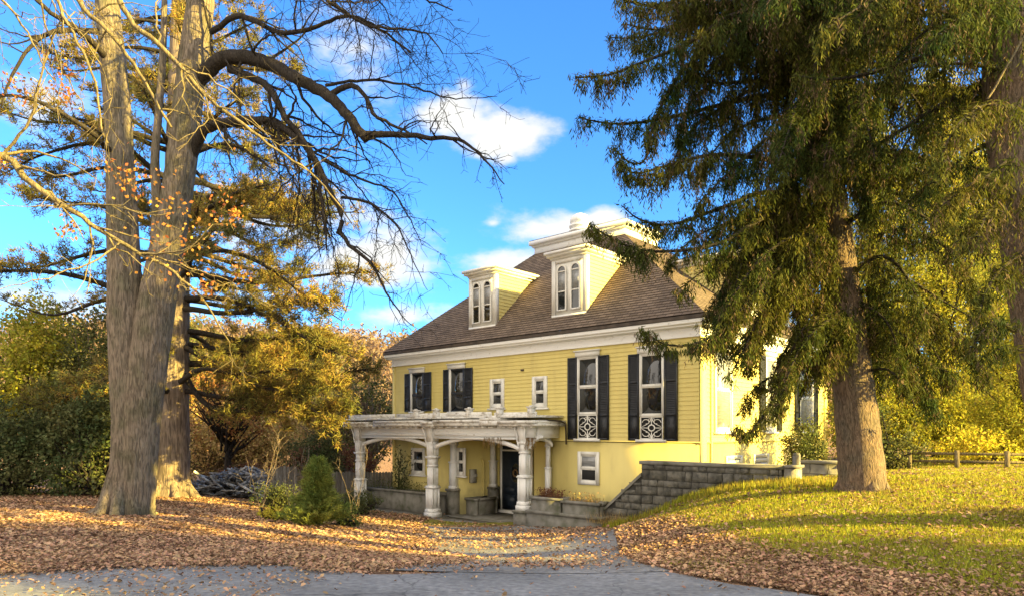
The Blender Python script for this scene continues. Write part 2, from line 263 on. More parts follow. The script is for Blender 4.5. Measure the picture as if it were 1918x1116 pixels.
# ---------------- ground, road, drive ----------------
def build_ground():
    xs = np.unique(np.round(np.concatenate([np.linspace(-400,-40,13), np.arange(-40,-16,1.0), np.arange(-16,16,.2), np.arange(16,40,1.0), np.linspace(40,400,13)]), 3))
    ys = np.unique(np.round(np.concatenate([np.linspace(-60,0,7), np.arange(0,30,.2), np.arange(30,60,1.0), np.linspace(60,700,20)]), 3))
    V, Fc = grid_mesh(xs, ys, H); mb = MB(); mb.add(V, Fc)
    m = bpy.data.materials.new('lawn_and_leaf_litter'); m.use_nodes = True; N = m.node_tree.nodes; L = m.node_tree.links; b = N['Principled BSDF']; b.inputs['Roughness'].default_value = .95; b.inputs['Specular IOR Level'].default_value = .1
    at = N.new('ShaderNodeAttribute'); at.attribute_name = 'leafy'; tc = N.new('ShaderNodeTexCoord')
    vo = N.new('ShaderNodeTexVoronoi'); vo.inputs['Scale'].default_value = 13; L.new(tc.outputs['Object'], vo.inputs['Vector'])
    lr = N.new('ShaderNodeValToRGB'); L.new(vo.outputs['Color'], lr.inputs[0]); e = lr.color_ramp.elements; e[0].position = .1; e[1].position = .9; e[0].color = (.13, .07, .04, 1); e[1].color = (.38, .24, .14, 1)
    n1 = N.new('ShaderNodeTexNoise'); n1.inputs['Scale'].default_value = 60; n1.inputs['Detail'].default_value = 6; L.new(tc.outputs['Object'], n1.inputs['Vector'])
    n3 = N.new('ShaderNodeTexNoise'); n3.inputs['Scale'].default_value = .9; n3.inputs['Detail'].default_value = 4; L.new(tc.outputs['Object'], n3.inputs['Vector'])
    gr = N.new('ShaderNodeValToRGB'); L.new(n1.outputs[0], gr.inputs[0]); e = gr.color_ramp.elements; e[0].position = .3; e[1].position = .7; e[0].color = (.12, .13, .02, 1); e[1].color = (.32, .31, .035, 1)
    g2 = N.new('ShaderNodeMix'); g2.data_type = 'RGBA'; r3 = N.new('ShaderNodeMapRange'); r3.inputs[1].default_value = .45; r3.inputs[2].default_value = .7; L.new(n3.outputs[0], r3.inputs[0]); L.new(r3.outputs[0], g2.inputs[0]); L.new(gr.outputs[0], g2.inputs[6]); g2.inputs[7].default_value = (.24, .19, .07, 1)
    n2 = N.new('ShaderNodeTexNoise'); n2.inputs['Scale'].default_value = 2.5; n2.inputs['Detail'].default_value = 8; L.new(tc.outputs['Object'], n2.inputs['Vector'])
    ad = N.new('ShaderNodeMath'); ad.operation = 'ADD'; L.new(at.outputs['Fac'], ad.inputs[0]); L.new(n2.outputs[0], ad.inputs[1])
    mr = N.new('ShaderNodeMapRange'); mr.inputs[1].default_value = .85; mr.inputs[2].default_value = 1.15; L.new(ad.outputs[0], mr.inputs[0])
    mx = N.new('ShaderNodeMix'); mx.data_type = 'RGBA'; L.new(mr.outputs[0], mx.inputs[0]); L.new(g2.outputs[2], mx.inputs[6]); L.new(lr.outputs[0], mx.inputs[7]); L.new(mx.outputs[2], b.inputs['Base Color'])
    bp = N.new('ShaderNodeBump'); bp.inputs['Strength'].default_value = .8; bp.inputs['Distance'].default_value = .04; L.new(n1.outputs[0], bp.inputs['Height']); L.new(bp.outputs[0], b.inputs['Normal'])
    o = mb.build('ground', m, smooth=True); a = o.data.attributes.new('leafy', 'FLOAT', 'POINT'); lf = leafiness(V[:, 0], V[:, 1])
    lf = np.where((V[:, 1] > 27) | ((V[:, 0] > drive_l(V[:, 1])-1) & (V[:, 0] < drive_r(V[:, 1])+.6) & (V[:, 1] < 22)), .9, lf); a.data.foreach_set('value', lf.astype(np.float32))
    tag(o, kind='structure')
    # road sheet: 6 mm above ground; follows the ground
    mb = MB(); xs = np.arange(-40, 40, .3); t = np.linspace(0, 1, 40)**.6; X = np.repeat(xs[None], 40, 0); Y = -25+t[:, None]*(road_edge(xs)+.06*np.sin(xs*5)+.04*np.sin(xs*13)+25)[None]
    V = np.stack([X, Y, H(X, Y)+.012], -1).reshape(-1, 3); i = (np.arange(39)[:, None]*len(xs)+np.arange(len(xs)-1)[None]).ravel()
    mb.add(V, np.stack([i, i+1, i+len(xs)+1, i+len(xs)], 1)); tag(mb.build('road', M['asphalt'], smooth=True), kind='structure')
    mb = MB(); ys = np.arange(8.1, 21.4, .15); t = np.linspace(0, 1, 14); a0 = drive_l(ys)[:, None]+.05*np.sin(ys*7)[:, None]; X = a0+(drive_r(ys)[:, None]-a0)*t[None]; Y = np.repeat(ys[:, None], 14, 1)
    V = np.stack([X, Y, H(X, Y)+.017], -1).reshape(-1, 3); i = (np.arange(len(ys)-1)[:, None]*14+np.arange(13)[None]).ravel()
    mb.add(V, np.stack([i, i+1, i+15, i+14], 1)); tag(mb.build('driveway', M['drive'], smooth=True), kind='structure')
build_ground()
def hill(name, x0, x1, y0, y1, hgt, m, seed):
    rng = np.random.default_rng(seed); ph = rng.random(6)*6
    def zf(X, Y):
        t = np.clip((Y-y0)/(y1-y0), 0, 1); e = sin_(t)
        return -2+hgt(X)*e+1.2*np.sin(X*.05+ph[0])*e+.6*np.sin(X*.13+ph[1])*e
    def sin_(t): return np.sin(t*pi*.5)
    V, f = grid_mesh(np.linspace(x0, x1, 90), np.linspace(y0, y1, 30), zf); mb = MB(); mb.add(V, f); o = mb.build(name, m, smooth=True); tag(o, kind='structure'); return zf
HF = mat('wooded_hill_floor', (.22, .12, .055), (.32, .19, .08), .95, (.15,.15,.15), 1, .3, .7, bump=1, bscale=1.5, bdist=.5)
hz_far = hill('hill', -260, 200, 90, 260, lambda X: np.interp(X, [-260,-120,-60,-25,40,200], [34,34,32,29,24,20]), HF, 3)

# ---------------- scattered leaves and grass ----------------
def scatter_leaves():
    rng = np.random.default_rng(5)
    n = 1300000; y = 4.2+(30-4.2)*rng.random(n)**1.5; x = (rng.random(n)*2-1)*(y*.80+.5)
    dens = leafiness(x, y); keep = rng.random(n) < dens*.55*np.clip(13/y, .5, 1.2)
    keep &= ~((y > 26.0)); x = x[keep]; y = y[keep]; n = len(x)
    # not inside the house footprint or porch
    lx = (x-5.147)*.7404-(y-18.75)*.6721; ly = (x-5.147)*.6721+(y-18.75)*.7406
    k = ~((lx < .05) & (ly > -1.5) & (rng.random(n) > .06)) ; x = x[k]; y = y[k]; n = len(x)
    z = H(x, y)+.022+rng.random(n)*.02; s = (.0085+.021*rng.random(n)**1.8)*np.clip(.5+y/14,.95,1.7)
    base = np.array([(0,-1,0),(.75,-.35,.25),(.55,.6,.35),(0,1.15,.1),(-.6,.55,.3),(-.8,-.3,.28),(0,0,-.12)])
    a = rng.random(n)*2*pi; tx = (rng.random(n)-.5)*1.1; ty = (rng.random(n)-.5)*1.1
    v = base[None]*s[:, None, None]
    X = v[..., 0]*np.cos(a)[:, None]-v[..., 1]*np.sin(a)[:, None]; Y = v[..., 0]*np.sin(a)[:, None]+v[..., 1]*np.cos(a)[:, None]
    Z = v[..., 2]*(.4+1.6*rng.random(n))[:, None]+X*tx[:, None]+Y*ty[:, None]
    Z -= Z.min(1)[:, None]
    V = np.stack([X+x[:, None], Y+y[:, None], Z+z[:, None]], -1)
    f = np.array([(0,1,2,6),(2,3,6,6),(6,3,4,4),(0,6,4,5)]); f4 = np.array([(0,1,2,6),(0,6,4,5)]); f3 = np.array([(6,2,3),(6,3,4)])
    off = (np.arange(n)*7)[:, None, None]; mb = MB(); mb.v = [V.reshape(-1, 3)]; mb.f = [(f4[None]+off).reshape(-1, 4), (f3[None]+off).reshape(-1, 3)]; mb.n = n*7
    m = mat('fallen_leaf', (.42, .26, .15), (.28, .165, .095), .85, (1,1,1), .8, .35, .65, island=.6, hue=.02, trans=.2)
    tag(mb.build('fallen_leaves', m), kind='stuff')
    print('leaves', n)
scatter_leaves()
def scatter_grass():
    rng = np.random.default_rng(6)
    n = 420000; y = 5.2+(26-5.2)*rng.random(n)**1.25; x = (rng.random(n)*1.5-.45)*(y*.80+.5)
    lf = leafiness(x, y); patch = np.sin(x*2.1+y*.7)+np.sin(x*.9-y*1.7)
    right = x > drive_r(y)+.15
    keep = np.where(right, rng.random(n) < np.where(lf > .6, .12, .8), (rng.random(n) < .05+.18*(patch > 1.3)+.7*np.exp(-(((x+9.2)/1.0)**2+((y-15.8)/.7)**2))) & (x < drive_l(y)-.3))
    keep &= y > road_edge(x)+.12
    lx = (x-5.147)*.7404-(y-18.75)*.6721; ly = (x-5.147)*.6721+(y-18.75)*.7406; keep &= ~((lx < .1) & (ly > -1.6)) & ~((ly > -1.25) & (lx < 1.2))
    x = x[keep]; y = y[keep]; n = len(x); z = H(x, y)
    h = (.035+.05*rng.random(n))*np.clip(.7+y*.02, .8, 1.2); w = .006+.004*rng.random(n); w *= np.clip(y/9, .9, 1.6); a = rng.random(n)*pi; lean = (rng.random((n, 2))-.5)*h[:, None]*1.1
    # taller grass along the bank foot by the wall
    bank = (x > 2.4) & (x < 7) & (ly[keep] > -2.3) & (ly[keep] < -1.1); h = np.where(bank, h*2.6, h)
    p0 = np.stack([x-np.cos(a)*w, y-np.sin(a)*w, z], -1); p1 = np.stack([x+np.cos(a)*w, y+np.sin(a)*w, z], -1); p2 = np.stack([x+lean[:, 0], y+lean[:, 1], z+h], -1)
    mb = MB(); mb.add(np.stack([p0, p1, p2], 1).reshape(-1, 3), np.arange(n*3).reshape(-1, 3))
    m = mat('grass_blade', (.33, .325, .025), (.30, .24, .04), .7, (1,1,1), .9, .45, .7, island=.5, hue=.035, trans=.35)
    tag(mb.build('grass', m), kind='stuff'); print('grass', n)
scatter_grass()

# ---------------- the house ----------------
C0 = np.array([5.147, 18.75]); AX = np.array([.7404, -.6721]); AY = np.array([.6721, .7404])
ZB = -1.5; HR = math.atan2(-.6721, .7404)
def hx(px, yp=0):
    r = (px-959)/F; b = C0+AY*yp; return (r*b[1]-b[0])/(AX[0]-r*AX[1])
def hzl(px, py, yp=0):
    b = C0+AY*yp; d = b[1]+AX[1]*hx(px, yp); return 1.6+(HY-py)/F*d-ZB
def hy(px, xp=0):
    r = (px-959)/F; b = C0+AX*xp; return (r*b[1]-b[0])/(AY[0]-r*AY[1])
def h2w(x, y): p = C0+AX*x+AY*y; return p[0], p[1]
HOUSE = empty('yellow_house', (C0[0], C0[1], ZB), HR)
tag(HOUSE, 'large yellow clapboard house with brown hip roof, arched dormers and white trim', 'house')
XL = -13.47; DEP = 10.5; FL = 2.78; TOPW = 5.82; EV = 6.25; OV = .3
RX0, RX1 = hx(866), hx(1022); RD = 1.7
def Tf(yp=0): return lambda a, d, z: (a, yp-d, z)          # facade frame: a along, d outward
def Ts(xp=0): return lambda a, d, z: (xp+d, a, z)          # right side frame
def Tl(xp=0): return lambda a, d, z: (xp-d, a, z)
def boards(mb, T, a0, a1, z0, z1, pitch=.125, lip=.02, clipf=None):
    n = max(1, round((z1-z0)/pitch)); zz = np.linspace(z0, z1, n+1)
    for i in range(n):
        za, zb = zz[i], zz[i+1]; p0, p1 = (a0, a1) if clipf is None else clipf(za, zb)
        if p1-p0 < .02: continue
        mb.quad(T(p0, lip, za), T(p1, lip, za), T(p1, .002, zb), T(p0, .002, zb)); mb.quad(T(p0, 0, za), T(p1, 0, za), T(p1, lip, za), T(p0, lip, za))
# core walls
mb = MB()
boards(mb, Tf(), XL, 0, FL, TOPW); boards(mb, Ts(), 0, DEP, FL, TOPW); boards(mb, Tl(XL), 0, DEP, FL, TOPW); mb.quad((XL,DEP,0),(0,DEP,0),(0,DEP,TOPW),(XL,DEP,TOPW))
mb.build('clapboard_wall', M['yellow'], HOUSE)
mb = MB()
mb.box(XL, RX0, .0, DEP-.02, -1, FL-.05); mb.box(RX1, -.0, .0, DEP-.02, -1, FL-.05); mb.box(RX0, RX1, RD+.05, DEP-.03, -1, FL-.05)
mb.quad((RX0,0,FL-.06),(RX1,0,FL-.06),(RX1,RD+.1,FL-.06),(RX0,RD+.1,FL-.06))
mb.build('basement_wall', M['yellow_flat'], HOUSE)
mb = MB(); boards(mb, Tf(RD), RX0+.01, hx(936, RD), 0, FL-.07); boards(mb, Tf(RD), hx(1001, RD), RX1-.01, 0, FL-.07); boards(mb, Tf(RD), hx(936, RD), hx(1001, RD), 2.62, FL-.07)
mb.build('entrance_siding', M['yellow'], HOUSE)
mb = MB(); mb.box(XL-.01, RX0, -.024, 0, FL-.03, FL); mb.box(RX0, .03, -.024, -.0005, FL-.03, FL); mb.box(.0, .035, .01, DEP, FL-.05, FL)
mb.build('sill_board', M['yellow_flat'], HOUSE)
for ya, yb in ((0, .34), (.62, .72), (DEP-.3, DEP)): mb = MB(); mb.box(.004, .05, ya, yb, 0, TOPW); mb.build('corner_pilaster', M['yellow_flat'], HOUSE)
mb = MB(); mb.box(XL-.03, XL+.12, -.03, .0, 0, TOPW); mb.build('corner_board', M['yellow_flat'], HOUSE)
# frieze, cornice, gutter
def ring(mb, o0, o1, z0, z1, z0b=None):          # band round the house between offsets o0 (inner) and o1 (outer)
    z0b = z0 if z0b is None else z0b
    c = lambda o, z: [(XL-o, -o, z), (o, -o, z), (o, DEP+o, z), (XL-o, DEP+o, z)]
    A, B, Cc, D = c(o0, z0), c(o1, z0b), c(o1, z1), c(o0, z1)
    for i in range(4):
        j = (i+1) % 4; mb.quad(A[i], A[j], B[j], B[i]); mb.quad(B[i], B[j], Cc[j], Cc[i]); mb.quad(Cc[i], Cc[j], D[j], D[i])
mb = MB(); ring(mb, -.01, .05, 5.72, 6.0); ring(mb, .0, .075, 5.68, 5.72); mb.build('frieze', M['oldwhite'], HOUSE)
mb = MB(); ring(mb, .05, .22, 5.93, 6.12, 5.97); ring(mb, .22, OV-.02, 6.0, 6.135, 6.04); mb.build('cornice', M['oldwhite'], HOUSE)
mb = MB(); ring(mb, .2, OV, 6.1355, 6.25, 6.15); mb.build('gutter', M['roofedge'], HOUSE)
# roof
DZ = 10.35; YF, YK = 4.12, 6.4; XLd, XRd = XL+4.12, -5.1
def shingle():
    m = bpy.data.materials.new('brown_shingles'); m.use_nodes = True; N = m.node_tree.nodes; L = m.node_tree.links; b = N['Principled BSDF']; b.inputs['Roughness'].default_value = .9; b.inputs['Specular IOR Level'].default_value = .2
    uv = N.new('ShaderNodeUVMap'); br = N.new('ShaderNodeTexBrick'); L.new(uv.outputs[0], br.inputs['Vector']); br.inputs['Scale'].default_value = 1; br.inputs['Brick Width'].default_value = .26; br.inputs['Row Height'].default_value = .14
    br.inputs['Color1'].default_value = (.18, .135, .10, 1); br.inputs['Color2'].default_value = (.11, .083, .063, 1); br.inputs['Mortar'].default_value = (.05, .035, .025, 1); br.inputs['Mortar Size'].default_value = .01; br.inputs['Bias'].default_value = -.1
    nz = N.new('ShaderNodeTexNoise'); nz.inputs['Scale'].default_value = 1.2; nz.inputs['Detail'].default_value = 7; tc = N.new('ShaderNodeTexCoord'); L.new(tc.outputs['Object'], nz.inputs['Vector'])
    mr = N.new('ShaderNodeMapRange'); L.new(nz.outputs[0], mr.inputs[0]); mr.inputs[3].default_value = .6; mr.inputs[4].default_value = 1.45
    hs = N.new('ShaderNodeHueSaturation'); L.new(mr.outputs[0], hs.inputs['Value']); L.new(br.outputs[0], hs.inputs['Color']); L.new(hs.outputs[0], b.inputs['Base Color']); return m
M['shingle'] = shingle()
def roof():
    mb = MB(); uv = []
    lo = [(XL-OV, -OV), (OV, -OV), (OV, DEP+OV), (XL-OV, DEP+OV)]; hi = [(XLd, YF), (XRd, YF), (XRd, YK), (XLd, YK)]
    for i in range(4):
        j = (i+1) % 4; A, B, Cc, D = [np.array((*p, z)) for p, z in ((lo[i], 6.27), (lo[j], 6.27), (hi[j], DZ), (hi[i], DZ))]
        sl = np.linalg.norm((Cc+D)/2-(A+B)/2); n = int(sl/.14); e = (B-A)/np.linalg.norm(B-A); nrm = np.cross(B-A, D-A); nrm /= np.linalg.norm(nrm); nrm *= np.sign(nrm[2])
        for k in range(n):
            t0, t1 = k/n, (k+1)/n; a = A+(D-A)*t0+nrm*.014; b = B+(Cc-B)*t0+nrm*.014; c = B+(Cc-B)*t1; d = A+(D-A)*t1
            mb.quad(a, b, c, d); uv += [((p-A)@e, (kk)*.14) for p, kk in ((a, k+.03), (b, k+.03), (c, k+.97), (d, k+.97))]
            a2, b2 = a-nrm*.014, b-nrm*.014; mb.quad(a2, b2, b, a); uv += [((p-A)@e, k*.14) for p in (a2, b2, b, a)]
    o = mb.build('roof', M['shingle'], HOUSE, uv=uv)
    mb = MB(); mb.box(XLd-.05, XRd+.05, YF-.05, YK+.05, DZ-.12, DZ+.3); mb.box(XLd-.22, XRd+.22, YF-.22, YK+.22, DZ+.3, DZ+.46); mb.box(XLd-.12, XRd+.12, YF-.12, YK+.12, DZ+.21, DZ+.3)
    mb.build('roof_deck_parapet', M['oldwhite'], HOUSE)
    mb = MB(); mb.box(XLd-.2, XRd+.2, YF-.2, YK+.2, DZ+.463, DZ+.49); mb.build('roof_deck_covering', M['roofedge'], HOUSE)
    cx = hx(1086, 5.2); v = MB(); z = DZ+.49
    v.box(cx-.42, cx+.42, 4.8, 5.6, z, z+.22); v.lathe([(.22,.34),(.3,.34),(.32,.44),(.40,.45),(.42,.35),(.50,.35),(.52,.43),(.60,.44),(.62,.34),(.68,.35),(.72,.40),(.86,.40),(.98,.32),(1.06,.18),(1.10,.03)], (cx, 5.2, z), 20)
    v.build('roof_vent', M['oldwhite'], HOUSE, smooth=False)
roof()

def window(parent, T, a0, a1, z0, z1, frame=.07, rail=.5, header=True, sill=True, fm='white', glass='glass', glass2=None, proud=.05):
    mb = MB()
    mb.box(a0, a0+frame, .0, proud, z0, z1, T); mb.box(a1-frame, a1, .0, proud, z0, z1, T); mb.box(a0+frame, a1-frame, .0, proud, z1-frame, z1, T); mb.box(a0+frame, a1-frame, .0, proud, z0, z0+frame, T)
    zr = z0+(z1-z0)*rail
    if rail: mb.box(a0+frame, a1-frame, .0, proud*.8, zr-.025, zr+.025, T)
    s = .03
    for za, zb, pr in ((zr+.025, z1-frame, .75), (z0+frame, zr-.025, .6)):
        mb.box(a0+frame, a0+frame+s, 0, proud*pr, za, zb, T); mb.box(a1-frame-s, a1-frame, 0, proud*pr, za, zb, T)
        mb.box(a0+frame+s, a1-frame-s, 0, proud*pr, za, za+s, T); mb.box(a0+frame+s, a1-frame-s, 0, proud*pr, zb-s, zb, T)
    w = mb.build('window', M[fm], parent)
    g = MB(); g.box(a0+frame*.5, a1-frame*.5, .004, proud*.4, zr if glass2 else z0+frame*.5, z1-frame*.5, T); g.build('pane', M[glass], w)
    if glass2: g = MB(); g.box(a0+frame*.5, a1-frame*.5, .004, proud*.38, z0+frame*.5, zr-.003, T); g.build('pane', M[glass2], w)
    if header: h = MB(); h.box(a0-.06, a1+.06, 0, proud+.03, z1+.002, z1+.16, T); h.box(a0-.1, a1+.1, 0, proud+.07, z1+.162, z1+.2, T); h.build('lintel', M['white'], w)
    if sill: h = MB(); h.box(a0-.07, a1+.07, 0, proud+.06, z0-.06, z0-.002, T); h.build('sill', M['white'], w)
    return w
def shutter(w, T, a0, a1, z0, z1, panel=.28):
    mb = MB(); f = .055; p = .03
    mb.box(a0, a0+f, p, p+.035, z0, z1, T); mb.box(a1-f, a1, p, p+.035, z0, z1, T)
    zp = z0+(z1-z0)*panel; zm = z0+(z1-z0)*.66
    for z in (z0, zp, zm, z1-f): mb.box(a0+f, a1-f, p, p+.035, z, z+f, T)
    mb.box(a0+f, a1-f, p+.002, p+.02, z0+f, zp, T)
    for za, zb in ((zp+f, zm), (zm+f, z1-f)):
        n = int((zb-za)/.05)
        for k in range(n):
            z = za+(k+.1)*(zb-za)/n; q = [T(a0+f, p+.005, z+.045), T(a1-f, p+.005, z+.045), T(a1-f, p+.03, z), T(a0+f, p+.03, z)]; mb.quad(*q)
    mb.box(a0+f, a1-f, p-.004, p-.001, zp+f, z1-f, T)
    return mb.build('shutter', M['shutter'], w)
def grille(w, T, a0, a1, z0, z1):
    b = MB(); b.box(a0, a1, .005, .02, z0, z1, T); b.build('grille_backing', M['dark'], w)
    g = MB(); f = .03; g.box(a0, a1, .022, .05, z0, z0+f, T); g.box(a0, a1, .022, .05, z1-f, z1, T); g.box(a0, a0+f, .022, .05, z0+f, z1-f, T); g.box(a1-f, a1, .022, .05, z0+f, z1-f, T)
    cx, cz = (a0+a1)/2, (z0+z1)/2; hw, hh = (a1-a0)/2-f, (z1-z0)/2-f
    def curve(pts, r=.011): g.tube([T(cx+x*hw, .038, cz+z*hh) for x, z in pts], r, 5)
    for sx in (-1, 1):
        for sz in (-1, 1):
            t = np.linspace(0, 1, 16); ang = t*5.2; rr = .42*(1-t*.75)
            curve([(sx*(.48+r_*cos(a_)), sz*(.52+r_*sin(a_)*.9)) for r_, a_ in zip(rr, ang)])
            curve([(sx*x, sz*z) for x, z in ((.06,.98),(.10,.7),(.3,.45),(.55,.3),(.9,.12))]); curve([(sx*x, sz*z) for x, z in ((.0,.35),(.2,.2),(.35,.0))], .014)
            t = np.linspace(0, 2*pi, 9); curve([(sx*(.2+.1*cos(a)), sz*(.78+.12*sin(a))) for a in t], .009)
    t = np.linspace(0, 2*pi, 13); curve([(.3*cos(a), .3*sin(a)) for a in t], .02); curve([(0,-1),(0,-.3)], .014); curve([(0,.3),(0,1)], .014); curve([(-1,0),(-.3,0)], .014); curve([(.3,0),(1,0)], .014)
    return g.build('scroll_grille', M['white'], w)
T0 = Tf()
def fw(l, r, yt, yb, yp=0): c = (l+r)/2; return hx(l, yp), hx(r, yp), hzl(c, yb, yp), hzl(c, yt, yp)
# tall shuttered windows with scroll grilles
for L_, R_, yt, yb, ym, sl_, sr_ in ((1082.5,1121.5,667,822.5,776,1065,1142),(1199,1245,660,824,779,1178.4,1270.7)):
    a0, a1, z0, z1 = fw(L_, R_, yt, yb); zm = hzl((L_+R_)/2, ym)
    w = window(HOUSE, T0, a0, a1, zm, z1, .055, .48, True, False); grille(w, T0, a0+.03, a1-.03, z0+.03, zm-.004)
    h = MB(); h.box(a0-.09, a1+.09, 0, .12, z0-.05, z0+.028, T0); h.build('sill', M['white'], w)
    shutter(w, T0, hx(sl_), a0-.01, z0, z1); shutter(w, T0, a1+.01, hx(sr_), z0, z1)
for L_, R_, yt, yb, sl_, sr_ in ((770.6,794,698,770,759.7,809),(843,870,690,770,832,886.5)):
    a0, a1, z0, z1 = fw(L_, R_, yt, yb); w = window(HOUSE, T0, a0, a1, z0, z1, .035, .42, fm='shutter'); k = MB(); k.box(a0-.008, a0+.09, .004, .062, z0, z1, T0); k.build('frame', M['white'], w)
    shutter(w, T0, hx(sl_), a0-.01, z0, z1, .3); shutter(w, T0, a1+.01, hx(sr_), z0, z1, .3)
for L_, R_, yt, yb in ((919,945.5,709,764),(998,1026,704,763)):
    window(HOUSE, T0, *fw(L_, R_, yt, yb), .13, .5, False, True)
w = window(HOUSE, T0, *fw(1083.5,1123.5,845,907), .12, .5, False, False, glass='blind', glass2='dark')
for L_, R_, yt, yb in ((772,797,838,888),(855,873,838,890)):
    window(HOUSE, T0, *fw(L_, R_, yt, yb), .12, .5, False, True)
T1 = Ts()
for px0, px1, zz0, zz1, shu in ((1337,1370,3.05,5.5,False),(1432,1452,3.05,5.5,True),(1496,1522,3.05,5.5,True)):
    a0, a1 = hy(px0), hy(px1); w = window(HOUSE, T1, a0, a1, zz0, zz1, .1, .5, True, True, glass='blind')
    if shu: shutter(w, T1, a1+.01, a1+.45, zz0, zz1); shutter(w, T1, a0-.45, a0-.01, zz0, zz1)
for px0, px1 in ((1358,1388),(1410,1438)):
    window(HOUSE, T1, hy(px0), hy(px1), 1.95, 2.35, .08, .5, False, True, glass='blind')
# door
DX0, DX1 = hx(939, RD), hx(999, RD); DT = Tf(RD)
zt = hzl(970, 843, RD); zb = .12
d = MB(); d.box(DX0+.09, DX1-.09, .0, .05, zb, zt-.03, DT); W_ = DX1-DX0-.18
for za, zc in ((.12, .55), (.62, .85)):
    for k in (0, 1):
        x0 = DX0+.09+.1+k*(W_/2-.04); d.box(x0, x0+W_/2-.16, .05, .07, zb+za, zb+zc, DT)
t = np.linspace(0, 2*pi, 21); dcx = (DX0+DX1)/2; dcz = zb+1.38
d.tube([DT(dcx+.25*cos(a), .06, dcz+.38*sin(a)) for a in t], .025, 6)
d.box(dcx-W_/2+.04, dcx+W_/2-.04, .05, .065, zb+.9, zb+.94, DT)
door = d.build('front_door', M['door'], HOUSE)
g = MB(); n = 24; g.poly([DT(dcx+.24*cos(a), .054, dcz+.37*sin(a)) for a in np.linspace(0, 2*pi, n, endpoint=False)]); g.build('oval_pane', M['glass'], door)
g = MB(); g.tube([DT(dcx+.11*cos(a), .085, dcz+.12*sin(a)) for a in t], .035, 6); g.build('wreath', mat('dried_wreath', (.10,.06,.03), (.2,.12,.05), .9, (20,20,20), 1), door)
g = MB(); g.box(DX1-.2, DX1-.14, .055, .12, zb+.95, zb+1.0, DT); g.lathe([(0,.03),(.05,.035)], DT(DX1-.17, .1, zb+1.02), 8); g.build('handle', M['metal'], door)
f = MB(); f.box(DX0, DX0+.09, 0, .07, 0, 2.6, DT); f.box(DX1-.09, DX1, 0, .07, 0, 2.6, DT); f.box(DX0+.09, DX1-.09, 0, .07, 2.52, 2.6, DT); f.box(DX0+.09, DX1-.09, 0, .065, zt-.03, zt+.04, DT); f.box(DX0-.1, DX1+.1, .0, .3, -.1, zb-.01, DT)
f.build('door_frame', M['white'], HOUSE)
g = MB(); g.box(DX0+.09, DX1-.09, 0, .02, zt+.04, 2.52, DT); g.build('transom_pane', M['glass'], HOUSE)
# meter and pipe on the recess jamb
jx = RX0; mbx = MB(); mbx.box(jx+.0, jx+.12, .35, .62, 1.15, 1.65); mbx.lathe([(0,.09),(.09,.09)], (jx+.16, .485, 1.38), 10); mbx.build('meter_box', M['metal'], HOUSE)
g = MB(); g.tube([(jx+.05, 1.05, .0), (jx+.05, 1.05, 1.9), (jx+.05, .95, 2.0)], .045, 8); g.build('conduit', M['yellow_flat'], HOUSE)
# vent spot on facade
g = MB(); g.box(hx(977), hx(982), -.06, 0, hzl(979, 694), hzl(979, 691)); g.build('wall_hook', M['roofedge'], HOUSE)

